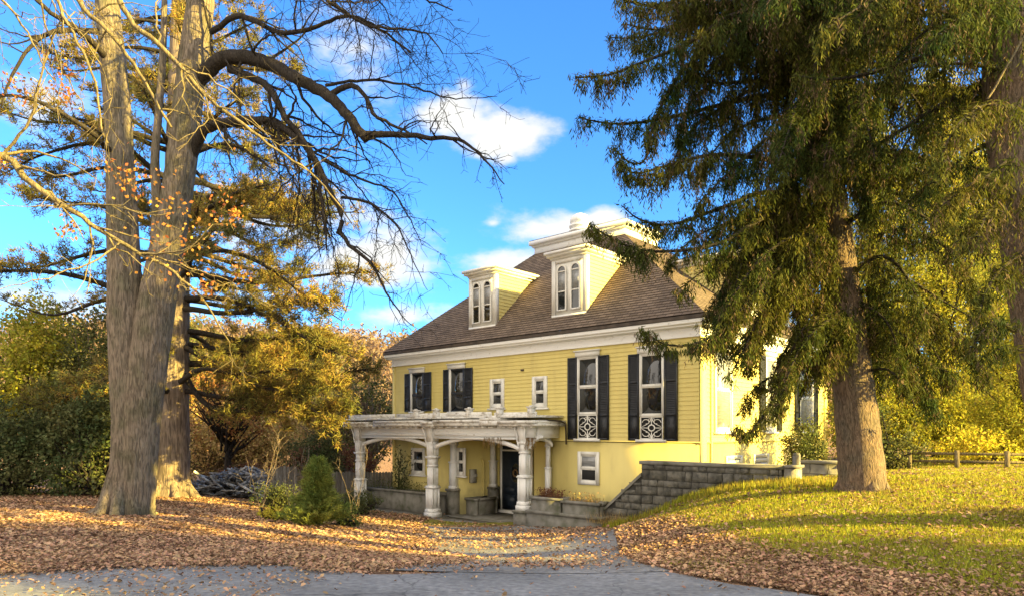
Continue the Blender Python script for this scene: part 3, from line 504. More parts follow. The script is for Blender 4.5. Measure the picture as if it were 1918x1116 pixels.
# dormers
def arch_pts(cx, z0, z1, w, n=12):
    r = w/2; return [(cx-r, z0)]+[(cx-r*cos(a), z1-r+r*sin(a)) for a in np.linspace(0, pi, n)]+[(cx+r, z0)]
def dormer(T, a0, a1, z0, z1, back, slope_y):
    """T maps (along, outward, z); the front is at outward 0; the roof plane meets the cheek along slope_y(z) inward"""
    mb = MB(); c = (a0+a1)/2; mb.box(a0, a1, -.06, 0, z0, z1, T); mb.box(a0-.03, a1+.03, 0.002, .05, z0-.02, z0+.12, T)
    for a in (a0, a1-.12): mb.box(a, a+.12, .002, .03, z0+.12, z1, T)
    mb.box(a0+.12, a1-.12, .002, .03, z1-.14, z1, T)
    d = mb.build('dormer', M['white'], HOUSE)
    # cheeks in clapboard
    for s, a in ((-1, a0), (1, a1)):
        k = MB(); n = round((z1-z0)/.12); zz = np.linspace(z0, z1, n+1)
        for i in range(n):
            za, zb_ = zz[i], zz[i+1]; y0, y1 = slope_y(za), slope_y(zb_)
            q = lambda o, y, z: T(a+s*o, -y, z)
            k.quad(q(.018, .0, za), q(.018, y0+.05, za), q(.0, y1+.05, zb_), q(.0, .0, zb_)); k.quad(q(0, 0, za), q(0, y0+.05, za), q(.018, y0+.05, za), q(.018, 0, za))
        k.build('cheek', M['yellow'], d)
    for s, a in ((-1, a0), (1, a1)): k = MB(); k.box(min(a, a+s*.035), max(a, a+s*.035), -.14, .031, z0, z1, T); k.build('corner_trim', M['white'], d)
    e = MB(); e.box(a0-.06, a1+.06, -back, .07, z1, z1+.08, T); e.box(a0-.16, a1+.16, -back-.05, .17, z1+.08, z1+.16, T); e.box(a0-.22, a1+.22, -back-.1, .23, z1+.16, z1+.25, T); e.build('cornice', M['white'], d)
    r = MB(); r.quad(T(a0-.2, .21, z1+.255), T(a1+.2, .21, z1+.255), T(a1+.2, -back-.05, z1+.30), T(a0-.2, -back-.05, z1+.30)); r.build('dormer_roof', M['roofedge'], d)
    wv = .40
    for s in (-1, 1):
        cx = c+s*.28; zb_, zt_ = z0+.24, z1-.2; w = MB(); o = arch_pts(cx, zb_, zt_, wv); i_ = arch_pts(cx, zb_+.04, zt_-.05, wv-.1)
        for j in range(len(o)-1):
            A, B = [T(p[0], .065, p[1]) for p in (o[j], o[j+1])]; Cq, D = [T(p[0], .065, p[1]) for p in (i_[j+1], i_[j])]; w.quad(A, B, Cq, D)
            A2, B2 = [T(p[0], .028, p[1]) for p in (o[j], o[j+1])]; w.quad(A, B, B2, A2); C2, D2 = [T(p[0], .02, p[1]) for p in (i_[j+1], i_[j])]; w.quad(Cq, D, D2, C2)
        w.box(cx-wv/2, cx+wv/2, .02, .065, zb_-.002, zb_+.042, T); zm = zb_+(zt_-zb_)*.42; w.box(cx-wv/2+.05, cx+wv/2-.05, .024, .05, zm-.02, zm+.02, T); zq = zt_-wv/2-.02; w.box(cx-wv/2+.05, cx+wv/2-.05, .024, .05, zq-.02, zq+.02, T)
        wo = w.build('window', M['white'], d)
        g = MB(); g.poly([T(p[0], .034, p[1]) for p in i_]); g.build('pane', M['glass'], d)
        b_ = MB(); b_.box(cx-wv/2+.05, cx+wv/2-.05, .035, .037, zm+.03, zq-.03, T); b_.build('blind', M['blind'], d)
    return d
SF = (DZ-6.25)/(YF+OV)
for px0, px1 in ((880.5, 928), (1036, 1098)):
    a0, a1 = hx(px0, .35), hx(px1, .35); dormer(Tf(.35), a0, a1, 6.76, 8.70, 2.2, lambda z: (z-6.25)/SF-OV-.35)
SR = (DZ-6.25)/(-XRd+OV)
for yc in (hy(1412, -.5), 7.4):
    dormer(Ts(-.55), yc-.65, yc+.65, 6.85, 8.70, 2.7, lambda z: (z-6.25)/SR-OV-.55)
SL = (DZ-6.25)/(4.12+OV)
for yc in (3.8,):
    dormer(Tl(XL+1.0), yc-.65, yc+.65, 7.4, 8.35, 1.2, lambda z: (z-6.25)/SL-OV-1.0)

# ---------------- porch ----------------
PY = -1.13
xA, xB, xC = hx(675, PY), hx(810.5, PY), hx(983, PY)
mb = MB(); PX0, PX1 = hx(643, PY-.4), xC+.78
pz = lambda y, px=810: hzl(px, y, PY)
zf0, zf1, zc1, zp = pz(818), pz(798), pz(788), pz(773)
for y0, y1 in ((PY-.10, PY+.10),): mb.box(xA-.2, PX1-.35, y0, y1, zf0, zf1)
mb.box(PX1-.45, PX1-.25, PY+.1, -.05, zf0, zf1); mb.box(xA-.2, xA, PY+.1, -.05, zf0, zf1)
for b0, b1 in ((xA+.25, xB-.25), (xB+.25, xC-.25)):
    mb.box(b0, b1, PY-.13, PY-.101, zf0+.06, zf0+.12); mb.box(b0, b1, PY-.13, PY-.101, zf1-.08, zf1); mb.box(b0, b1, PY-.16, PY-.101, zf0-.05, zf0)
PORCH = mb.build('porch', M['oldwhite'], HOUSE)
mb = MB()   # cornice in broken lengths and the tired roof
rng = np.random.default_rng(2)
segs = [PX0, PX0+1.55, PX0+2.0, xB-.1, xB+.5, xC-1.6, xC-.75, PX1]
for i in range(len(segs)-1):
    if i == 1: mb.box(segs[i], segs[i+1], PY-.33, -.02, zf1, zf1+.08); continue
    dz = (0, 0, .03, -.02, .03, .07, -.02)[i]; mb.box(segs[i]+.01, segs[i+1], PY-.42-.02*(i % 2), -.02, zf1+dz*.3, zf1+.10+dz); mb.box(segs[i]+.02, segs[i+1], PY-.50+.03*(i % 3), -.02, zf1+.102+dz, zc1+dz)
for i in range(24):
    x = PX0+.2+(PX1-PX0-.4)*i/23; mb.box(x-.03, x+.03, PY-.36, PY-.1, zf1-.06, zf1-.002)
mb.build('porch_cornice', M['rotten'], PORCH)
mb = MB(); 
for i in range(14):
    x0 = PX0+.1+(PX1-PX0-.2)*i/14; x1 = x0+(PX1-PX0-.2)/14-.004; mb.box(x0, x1, PY-.38+.08*rng.random(), -.02, zc1+.075, zc1+.11+.05*rng.random())
mb.build('porch_roof', M['rotten'], PORCH)
mb = MB()
for a, b, yy in ((PX0+.15, xA+2.5, -.25), (xA+2.55, xB+1.0, -.2), (xB+1.1, xC-1.2, -.3), (xC-1.1, PX1-.1, -.25)): mb.box(a, b, PY+yy, PY+yy+.05, zc1+.12, zp-.05*rng.random())
for px in (640+150, 828, 890, 947, 1006):
    x = hx(px, PY); mb.box(x-.09, x+.09, PY-.36, PY-.18, zc1+.1, zp+.08); mb.box(x-.12, x+.12, PY-.39, PY-.15, zp+.081, zp+.12); mb.box(x-.05, x+.04, PY-.31, PY-.23, zp+.121, zp+.16)
mb.build('roof_parapet', M['rotten'], PORCH)
def column(x, y, zg, sc=1.0, top=None, plinth=0):
    c = MB(); top = zf1 if top is None else top
    def sq(w, z0, z1, w2=None):
        w2 = w if w2 is None else w2; h, k = w*sc/2, w2*sc/2
        v = [(x+a*h, y+b*h, z0) for a, b in ((-1,-1),(1,-1),(1,1),(-1,1))]+[(x+a*k, y+b*k, z1) for a, b in ((-1,-1),(1,-1),(1,1),(-1,1))]
        c.add(v, [(0,3,2,1),(4,5,6,7),(0,1,5,4),(1,2,6,5),(2,3,7,6),(3,0,4,7)])
    z = zg
    if plinth: z = zg+plinth
    sq(.66, z, z+.14); sq(.60, z+.14, z+.27, .56); sq(.48, z+.27, z+1.02); 
    for za_, zb_, ww in ((z+.29, z+1.0, .48), (z+1.14, z+1.72, .37), (z+2.2, top-.6, .41)):
        h = ww*sc/2; e = .012
        if zb_-za_ > .2:
            for sx in (-1, 1):
                for sy in (-1, 1):
                    X0, Y0 = x+sx*h, y+sy*h; t = .06*sc*1.3
                    c.box(min(X0+sx*e, X0-sx*t), max(X0+sx*e, X0-sx*t), min(Y0+sy*e, Y0-sy*t), max(Y0+sy*e, Y0-sy*t), za_, zb_)
    sq(.60, z+1.02, z+1.06); sq(.52, z+1.06, z+1.10); sq(.38, z+1.10, z+1.78, .36); sq(.44, z+1.78, z+1.84); sq(.38, z+1.84, z+2.06); sq(.44, z+2.06, z+2.10, .54); sq(.56, z+2.10, z+2.15)
    if top-z > 2.2:
        sq(.40, z+2.15, top-.55, .42); sq(.42, top-.55, top-.02, .60)
        for s in (-1, 1): c.tube([(x+s*.2*sc, y-.24*sc, top-.62), (x+s*.27*sc, y-.27*sc, top-.45), (x+s*.24*sc, y-.3*sc, top-.3), (x+s*.33*sc, y-.36*sc, top-.12), (x+s*.3*sc, y-.4*sc, top-.03)], .025, 6)
    o = c.build('column', M['oldwhite'], PORCH)
    if plinth: p = MB(); p.box(x-.4*sc, x+.4*sc, y-.4*sc, y+.4*sc, zg-.3, zg+plinth-.08); p.box(x-.46*sc, x+.46*sc, y-.46*sc, y+.46*sc, zg+plinth-.08, zg+plinth); p.build('plinth', M['concrete'], PORCH)
    return o
column(xA, PY, .08, .68); column(xB, PY, .02, .70); column(xC, PY, .27, .64, plinth=.32)
def slim(x, y, zg, plinth, w=.24):
    c = MB(); z = zg+plinth; top = zf0
    def sq(w0, z0, z1): c.box(x-w0/2, x+w0/2, y-w0/2, y+w0/2, z0, z1)
    sq(w*1.5, z, z+.1); sq(w*1.3, z+.1, z+.95); sq(w*1.55, z+.95, z+1.0); sq(w, z+1.0, top-.3); sq(w*1.4, top-.3, top-.22); sq(w*1.2, top-.22, top)
    c.build('column', M['oldwhite'], PORCH); p = MB(); p.box(x-w, x+w, y-w, y+w, zg-.2, zg+plinth-.08); p.box(x-w*1.2, x+w*1.2, y-w*1.2, y+w*1.2, zg+plinth-.08, zg+plinth); p.build('plinth', M['concrete'], PORCH)
slim(hx(850, -.12), -.12, 0, .95, .19); slim(RX0+.13, RD-.2, 0, .95, .17); slim(hx(1027, -.14), -.14, 0, .9, .12)
def arch(p0, p1, zlo, zhi):
    m = MB(); n = 16; W2 = .06
    for k in range(n):
        t0, t1 = k/n, (k+1)/n; z0 = zlo+(zhi-zlo)*sin(pi*t0)**.85; z1 = zlo+(zhi-zlo)*sin(pi*t1)**.85
        a = np.array(p0)*(1-t0)+np.array(p1)*t0; b = np.array(p0)*(1-t1)+np.array(p1)*t1; dirn = (np.array(p1)-np.array(p0)); dirn = dirn/np.linalg.norm(dirn); nn = np.array((-dirn[1], dirn[0]))*W2
        v = [(*(a-nn), z0), (*(b-nn), z1), (*(b-nn), z1+.13), (*(a-nn), z0+.13), (*(a+nn), z0), (*(b+nn), z1), (*(b+nn), z1+.13), (*(a+nn), z0+.13)]
        m.add(v, [(0,1,2,3),(4,7,6,5),(0,4,5,1),(3,2,6,7)])
    return m.build('arch_brace', M['oldwhite'], PORCH)
za = pz(838); arch((xA+.2, PY), (xB-.2, PY), za, zf0-.10); arch((xB+.2, PY), (xC-.2, PY), za-.02, zf0-.08); arch((xC, PY+.2), (xC+.35, -.2), za+.1, zf0-.08)
# hanging scalloped bracket at the right bay
m = MB(); 
for k in range(7):
    t = k/6; m.tube([(xC+.25+.32*t, PY-.05+.2*t, zf0+.02-.35*(1-sin(pi*t*.5))), (xC+.28+.32*t, PY-.05+.2*t, zf0+.1)], [.05, .04], 6)
m.build('scalloped_bracket', M['oldwhite'], PORCH)
mb = MB(); mb.tube([(PX1-.05, PY-.2, zc1), (PX1+.03, -.35, zc1-.03), (PX1+.05, -.1, zc1-.12), (PX1+.05, -.08, zf0-.2)], .028, 6); mb.build('downspout', M['roofedge'], PORCH)
# concrete floor of the porch and low kerb
mb = MB(); mb.box(xA-.45, xB+.4, PY-.42, PY+.42, -.5, .02); mb.box(xA-.3, xB+.3, PY-.75, PY-.421, -.5, -.06); mb.box(RX0-.4, PX1-.5, PY+.425, RD+.2, -.4, .012); mb.box(xB+.42, xC-.5, PY-.5, PY+.42, -.4, .006)
mb.build('porch_floor', M['concrete'], PORCH)
# vines hanging off the arch
vm = mat('dry_vine', (.20, .11, .05), (.32, .22, .08), .9, (20,20,20), 1)
m = MB(); rng = np.random.default_rng(9)
for k in range(60):
    x = xC-1.7+rng.random()*.9 if k < 30 else xC+.1+rng.random()*.5; y = PY-.12-rng.random()*.1; z = zf0+.02; l = .1+.3*rng.random()
    m.tube([(x, y, z), (x+.03*rng.normal(), y, z-l*.5), (x+.05*rng.normal(), y, z-l)], .006, 3)
m.build('hanging_vine', vm, PORCH)

# ---------------- planters, walls, steps ----------------
def local_thing(name, x, y, zg): 
    wx, wy = h2w(x, y); return empty(name, (wx, wy, zg), HR)
def planter(x0, x1, y0, y1, z0, z1, label, dep=0.12, m='concrete', group=None):
    cx, cy = (x0+x1)/2, (y0+y1)/2; o = local_thing('stone_planter', cx, cy, ZB+z0); tag(o, label, 'planter', group); hx_, hy_ = (x1-x0)/2, (y1-y0)/2; h = z1-z0
    b = MB(); t = .1
    b.box(-hx_, hx_, -hy_, -hy_+t, -.4, h-.08); b.box(-hx_, hx_, hy_-t, hy_, -.4, h-.08); b.box(-hx_, -hx_+t, -hy_+t, hy_-t, -.4, h-.08); b.box(hx_-t, hx_, -hy_+t, hy_-t, -.4, h-.08)
    b.build('box', M[m], o)
    c = MB(); r = .05; c.box(-hx_-r, hx_+r, -hy_-r, -hy_+t, h-.08, h); c.box(-hx_-r, hx_+r, hy_-t, hy_+r, h-.08, h); c.box(-hx_-r, -hx_+t, -hy_+t, hy_-t, h-.08, h); c.box(hx_-t, hx_+r, -hy_+t, hy_-t, h-.08, h); c.build('rim', M[m], o)
    s = MB(); s.box(-hx_+t, hx_-t, -hy_+t, hy_-t, h-.4, h-dep); s.build('soil', mat('soil', (.05,.035,.02), (.1,.07,.04), .95, (9,9,9), 1), o)
    return o
# dark planter behind the left bay, and the mossy one beside the entrance
planter(hx(690, -.1), hx(846, -.1)-.15, -.65, -.05, 0, .78, 'long dark stone planter behind the left arch of the porch')
planter(RX0+.05, RX0+.6, .15, RD-.45, 0, .62, 'mossy green stone planter left of the dark front door')
zc = hzl(1050, 978, PY)
x2, x3 = hx(1052, PY-.3), hx(1121, PY-.3); x1 = xC+.42
mb = MB(); o = local_thing('stone_base_wall', (x1+x3)/2, PY, ZB); tag(o, 'low pale stone base under the two planters beside the right porch column', 'wall')
mb.box(x1-(x1+x3)/2-.02, (x3-x1)/2+.1, -.38, .4, -.3, .58); mb.box(x1-(x1+x3)/2-.03, (x3-x1)/2+.15, -.43, .44, .58, .66); mb.build('base_block', M['concrete'], o)
planter(x1+.1, x2-.06, PY-.3, PY+.25, .664, 1.08, 'left one of two weathered stone planter boxes, with rusty dry grass', group='stone planter boxes on the low base', m='concrete')
planter(x2+.04, x3-.02, PY-.3, PY+.25, .664, 1.04, 'right one of two weathered stone planter boxes, with sparse weeds, by the stair wall', group='stone planter boxes on the low base', m='concrete')
def rubble_face(mb, a0, a1, y, z0, ztop, rng, rh=.19, bw=.38, out=-1):
    z = z0
    while z < z0+50:
        h = rh*(.6+.8*rng.random()); a = a0
        if z > max(ztop(a0), ztop(a1)): break
        while a < a1-.02:
            w = min(bw*(.45+.95*rng.random()), a1-a); zt = min(z+h, ztop(a+w/2))
            if zt-z > .03:
                g = .008; d = .01+.05*rng.random(); j = lambda k=.012: rng.normal()*k
                f = [(a+g+j(.006), z+g), (a+w-g+j(.006), z+g), (a+w-g+j(.006), zt-g), (a+g+j(.006), zt-g)]; i_ = .018
                fr = [(a+g+i_, z+g+i_), (a+w-g-i_, z+g+i_), (a+w-g-i_, zt-g-i_), (a+g+i_, zt-g-i_)]
                v = [(p[0], y, p[1]) for p in f]+[(p[0]+j(), y+out*(d+j(.008)), p[1]+j()) for p in fr]
                mb.add(v, [(4,5,6,7),(0,1,5,4),(1,2,6,5),(2,3,7,6),(3,0,4,7)])
            a += w
        z += h
M['rough'] = mat('rough_stone', (.17, .16, .135), (.055, .055, .05), .95, (3,3,3), 2.2, .3, .7, bump=.9, bscale=14, bdist=.03, island=.4, detail=8)
# retaining wall with stair wing
xw0, xw1 = hx(1202, PY), hx(1466, PY); zt_ = .765-ZB
o = local_thing('retaining_wall', xw0, PY, ZB); tag(o, 'grey block stone retaining wall with flat coping in front of the yellow house', 'wall')
xs0 = hx(1124, PY); M['dark_mortar'] = mat('dark_mortar', (.06, .058, .052), (.035, .034, .03), .95, (5,5,5), 1)
mb = MB(); Lw = xw1-xw0; mb.box(0, Lw, 0, .4, -.8+0.4, zt_-.09); mb.build('wall_body', M['dark_mortar'], o)
mb = MB(); rubble_face(mb, 0, Lw, 0, -.4, lambda a: zt_-.09, np.random.default_rng(31)); rubble_face(mb, xs0-xw0+.1, 0, .02, -.4, lambda a: 1.84+(a)*(1.84-.82)/(-(xs0-xw0+.18)), np.random.default_rng(32)); mb.build('rough_stones', M['rough'], o)
mb = MB(); mb.box(-.05, Lw+.04, -.05, .45, zt_-.09, zt_); mb.build('coping', M['concrete'], o)
xs0 = hx(1124, PY); 
v = [(xs0-xw0, .02, -.2), (-.004, .02, -.2), (-.004, .02, 1.84), (xs0-xw0+.18, .02, .82), (xs0-xw0, .02, .82)]
mb = MB(); b2 = [(p[0], .36, p[2]) for p in v]; mb.poly(v); mb.poly(b2[::-1])
for i in range(5): j = (i+1) % 5; mb.quad(v[i], b2[i], b2[j], v[j])
mb.build('stair_wing', M['dark_mortar'], o)
mb = MB(); q = [(-.004, 1.842, 1.94), (xs0-xw0+.18, .822, .91), (xs0-xw0-.06, .822, .91)]
for a, b in ((0, 1), (1, 2)):
    A, B = q[a], q[b]; vv = [(A[0], -.04, A[1]), (B[0], -.04, B[1]), (B[0], -.04, B[2]), (A[0], -.04, A[2])]; bb = [(p[0], .42, p[2]) for p in vv]; mb.poly(vv); mb.poly(bb[::-1])
    for i in range(4): j = (i+1) % 4; mb.quad(vv[i], bb[i], bb[j], vv[j])
mb.build('sloping_coping', M['concrete'], o)
# gate post, pier, second wall
def wall_piece(name, px0, px1, ytop, d, z0, label, depth=.5, post=False, ang=HR, cat='wall'):
    p0, p1 = P(px0, ytop, d), P(px1, ytop, d); w = p1[0]-p0[0]; o = empty(name, ((p0[0]+p1[0])/2, d, z0), ang); tag(o, label, cat)
    h = p0[2]-z0; b = MB(); b.box(-w/2, w/2, -depth/2, depth/2, -.3, h-.07); b.build('wall_body', M['stone2'], o); c = MB(); c.box(-w/2-.04, w/2+.04, -depth/2-.04, depth/2+.04, h-.07, h); c.build('coping', M['concrete'], o); return o
wx, wy = h2w(xw1+.17, PY+.2); zg = h1(wx, wy); o = empty('stone_pier', (wx, wy, zg-.1), HR); tag(o, 'sunlit square stone pier at the right end of the long retaining wall', 'pier')
b = MB(); b.box(-.13, .13, -.22, .22, -.3, .76-zg+.06); b.build('pier_body', M['stone2'], o); b = MB(); b.box(-.11, .17, -.26, .26, .76-zg+.061, .76-zg+.12); b.build('cap', M['concrete'], o)
p = P(1492, 848, 16.2); zg = h1(p[0], 16.2); o = empty('gate_post', (p[0], 16.2, zg), HR); tag(o, 'brown wooden gate post standing just right of the stone pier', 'post')
b = MB(); b.box(-.07, .07, -.07, .07, -.3, p[2]-zg-.05); b.build('post_shaft', M['wood_grey'], o); b = MB(); b.box(-.06, .06, -.06, .06, p[2]-zg-.049, p[2]-zg); b.build('post_cap', M['wood_grey'], o)
wall_piece('garden_wall', 1503, 1585, 862, 17.2, h1(7.6, 17.2)-.1, 'short mossy stone garden wall between the gate post and the spruce trunk', .5)

# white cellar hatch by the side wall and the rail fence beyond the lawn
p = P(1495, 865, 21.3); z = h1(p[0], 21.3); o = empty('cellar_hatch', (p[0], 21.3, z), HR); tag(o, 'small white gabled cellar hatch against the sunlit side of the house', 'hatch')
mb = MB(); hh = 1.6+(805-842)/F*21.3-z; mb.box(-.35, .35, -.3, .3, -.2, hh); mb.add([(-.35,-.3,hh+.001),(.35,-.3,hh+.001),(0,-.3,hh+.2),(-.35,.3,hh+.001),(.35,.3,hh+.001),(0,.3,hh+.2)], [(0,1,2),(3,5,4)]); mb.build('hatch_body', M['white'], o)
mb = MB(); mb.quad((-.4,-.35,hh-.03),(0,-.35,hh+.225),(0,.35,hh+.225),(-.4,.35,hh-.03)); mb.quad((.4,-.35,hh-.03),(0,-.35,hh+.225),(0,.35,hh+.225),(.4,.35,hh-.03)); mb.build('hatch_roof', M['white'], o)
mb = MB(); mb.box(.351, .36, -.12, .1, .15, hh-.1); mb.build('vent_window', M['dark'], o)
a_ = P(1700, 866, 20.6); b_ = P(1990, 866, 19.0); L_ = math.hypot(b_[0]-a_[0], b_[1]-a_[1]); z = h1(a_[0], 20.6); o = empty('rail_fence', (a_[0], a_[1], z), math.atan2(b_[1]-a_[1], b_[0]-a_[0])); tag(o, 'low pale wooden rail fence at the far edge of the sunlit lawn', 'fence')
for k in range(4): mb = MB(); x = .05+k*(L_-.1)/3; mb.box(x-.06, x+.06, -.05, .05, -.2, .62); mb.build('post', M['bark_pale'], o)
for zz in (.25, .48): mb = MB(); mb.box(0, L_, .051, .085, zz, zz+.08); mb.build('rail', M['bark_pale'], o)
# ---------------- vegetation ----------------
def foliage_mat(name, c, c2, trans=.35, isl=.4, hue=.03):
    return mat(name, c, c2, .75, (.5, .5, .5), 1.5, .35, .68, island=isl, hue=hue, trans=trans, spec=.15)
M['spruce_needles'] = foliage_mat('spruce_needles', (.03, .05, .010), (.095, .09, .014), .35, .6)
M['pine_needles'] = foliage_mat('pine_needles', (.10, .105, .03), (.30, .21, .05), .3, .5, .04)
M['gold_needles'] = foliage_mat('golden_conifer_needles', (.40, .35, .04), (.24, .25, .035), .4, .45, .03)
M['olive'] = foliage_mat('olive_leaves', (.08, .10, .03), (.16, .15, .05), .3, .5)
M['darkleaf'] = foliage_mat('dark_evergreen_leaves', (.055, .08, .028), (.13, .13, .05), .25, .5)
M['juniper'] = foliage_mat('juniper_sprays', (.13, .18, .04), (.24, .24, .05), .3, .45)
M['brownleaf'] = foliage_mat('dead_oak_leaves', (.30, .15, .05), (.42, .24, .07), .4, .4)
M['orangeleaf'] = mat('orange_autumn_leaf', (.42, .19, .05), None, .7, island=.35, hue=.03, trans=.5)
M['straw'] = foliage_mat('dry_straw', (.50, .36, .14), (.34, .24, .10), .3, .4)
M['rust'] = foliage_mat('rusty_shrub_leaves', (.16, .07, .04), (.22, .11, .06), .25, .4)
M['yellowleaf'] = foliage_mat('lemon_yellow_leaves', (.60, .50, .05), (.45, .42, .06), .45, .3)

M['deadtwig'] = mat('dead_spruce_twigs', (.085, .055, .035), (.14, .095, .05), .9, (1,1,1), 2, island=.5, trans=.15)
def rand_dirs(rng, n):
    v = rng.normal(size=(n, 3)); return v/np.linalg.norm(v, axis=1)[:, None]
def blades(mb, base, dirn, L, w, rng, quadish=False):
    """elongated faces: base (n,3), unit dir (n,3)"""
    n = len(base); s = np.cross(dirn, rand_dirs(rng, n)); s /= np.linalg.norm(s, axis=1)[:, None]+1e-9
    L = np.broadcast_to(np.asarray(L, float), (n,))[:, None]; w = np.broadcast_to(np.asarray(w, float), (n,))[:, None]
    if quadish:
        v = np.stack([base, base+dirn*L*.5+s*w, base+dirn*L, base+dirn*L*.5-s*w], 1); mb.add(v.reshape(-1, 3), np.arange(n*4).reshape(-1, 4))
    else:
        v = np.stack([base-s*w*.5, base+s*w*.5, base+dirn*L], 1); mb.add(v.reshape(-1, 3), np.arange(n*3).reshape(-1, 3))
def smooth_path(pts, n=8):
    p = np.asarray(pts, float); m = len(p)
    if m < 3: t = np.linspace(0, 1, n)[:, None]; return p[0]*(1-t)+p[-1]*t
    e = np.concatenate([[2*p[0]-p[1]], p, [2*p[-1]-p[-2]]]); out = []
    for i in range(m-1):
        a, b, c, d = e[i:i+4]
        for t in np.linspace(0, 1, n, endpoint=False): out.append(.5*((2*b)+(-a+c)*t+(2*a-5*b+4*c-d)*t*t+(-a+3*b-3*c+d)*t**3))
    out.append(p[-1]); return np.array(out)
def px_path(lst, d0=None):
    return np.array([P(a[0], a[1], a[2] if len(a) > 2 else d0) for a in lst])
def resample(path, step):
    seg = np.linalg.norm(np.diff(path, axis=0), axis=1); s = np.concatenate([[0], np.cumsum(seg)]); n = max(2, int(s[-1]/step)); t = np.linspace(0, s[-1], n)
    return np.stack([np.interp(t, s, path[:, k]) for k in range(3)], 1), t/s[-1]

# --- weeping spruces ---
def strands(mb, tops, lens, rng, thick=1.0, dens=1.0):
    """hanging tassels: every top carries a bunch of twigs, each a line of short needles"""
    tops = np.repeat(tops, 3, 0)+rng.normal(size=(len(tops)*3, 3))*[.03, .03, .015]; lens = np.repeat(lens, 3)*(.55+.6*rng.random(len(lens)*3))
    step = .05/dens; cnt = np.maximum(3, (lens/step).astype(int)); idx = np.repeat(np.arange(len(tops)), cnt); n = len(idx)
    k = np.arange(n)-np.repeat(np.cumsum(cnt)-cnt, cnt); t = k/np.repeat(cnt, cnt)
    sway = rng.normal(size=(len(tops), 2))*.10
    base = tops[idx].copy(); Ls = lens[idx]; base[:, :2] += sway[idx]*(t*Ls)[:, None]; base[:, 2] -= t*Ls
    base += rng.normal(size=(n, 3))*.008
    d = rand_dirs(rng, n)*.62; d[:, 2] -= .95; d /= np.linalg.norm(d, axis=1)[:, None]
    l = .105*(1.1-.45*t)*(.7+.6*rng.random(n))*thick
    blades(mb, base, d, l, .0085*thick, rng, True)
def spruce_branch(bm, fm, dm, path, r0, rng, width=.55, hang=.6, dens=1.0, fine=1.0, start=.12):
    p, t = resample(path, .12); bm.tube(p, r0*(1-t*.9)+.006, 5)
    n = int(len(p)*5.2*dens); i = rng.integers(0, len(p), n); tt = t[i]; ok = tt > start; i = i[ok]; tt = tt[ok]; n = len(i)
    tang = np.gradient(p, axis=0)[i]; tang /= np.linalg.norm(tang, axis=1)[:, None]
    side = np.stack([-tang[:, 1], tang[:, 0], np.zeros(n)], 1); side /= np.linalg.norm(side, axis=1)[:, None]+1e-9
    w = width*(1-tt*.75)*(rng.random(n)*2-1); w = np.sign(w)*np.abs(w)
    tops = p[i]+side*w[:, None]+rng.normal(size=(n, 3))*.05; tops[:, 2] -= np.abs(w)*.30
    lens = hang*(.18+.95*rng.random(n)**1.4)*(1-tt*.72)*(1.1-.4*np.abs(w)/width)
    ph = rng.random(2)*6; nzv = np.sin(tops[:, 0]*5+tops[:, 2]*4+ph[0])+np.sin(tops[:, 1]*6-tops[:, 2]*3+ph[1]); kp = nzv > -1.0; tops = tops[kp]; lens = lens[kp]*(1.05+.22*nzv[kp])
    dd_ = rng.random(len(tops)) < .2
    if (~dd_).any(): strands(fm, tops[~dd_], lens[~dd_], rng, fine)
    if dd_.any(): strands(dm, tops[dd_], lens[dd_]*1.15, rng, fine*.8, .8)
    # short upward needles along the branch itself
    m = len(p)*14; j = rng.integers(0, len(p), m); j = j[t[j] > start*.6]; b = p[j]+rng.normal(size=(len(j), 3))*.03; d = rand_dirs(rng, len(j)); d[:, 2] = np.abs(d[:, 2])*.3-.1; d /= np.linalg.norm(d, axis=1)[:, None]; blades(fm, b, d, .13*fine*(1-.4*t[j]), .02*fine, rng)
    # lateral side twigs (thin wood)
    for q in range(int(len(p)*.35)):
        a = rng.integers(int(len(p)*start), len(p)); sg = rng.choice([-1, 1]); tg = np.gradient(p, axis=0)[a]; tg /= np.linalg.norm(tg); sd_ = np.array([-tg[1], tg[0], 0])*sg; l = width*(1-t[a]*.7)*(.5+.5*rng.random())
        bm.tube([p[a], p[a]+sd_*l*.5+tg*l*.2-np.array([0,0,.06*l]), p[a]+sd_*l+tg*l*.35-np.array([0,0,.3*l])], [.012, .009, .004], 3, cap=False)
def proc_branch(o, az, length, rng, droop=.35, up=.25, rise=.1):
    n = 9; s = np.linspace(0, 1, n); d = np.array([sin(az), cos(az)]); bend = rng.normal()*.12
    pts = np.zeros((n, 3)); pts[:, 0] = o[0]+d[0]*s*length-d[1]*bend*length*s*s; pts[:, 1] = o[1]+d[1]*s*length+d[0]*bend*length*s*s
    pts[:, 2] = o[2]+length*(rise*s-droop*s**1.6*1.3+up*s**4); return pts
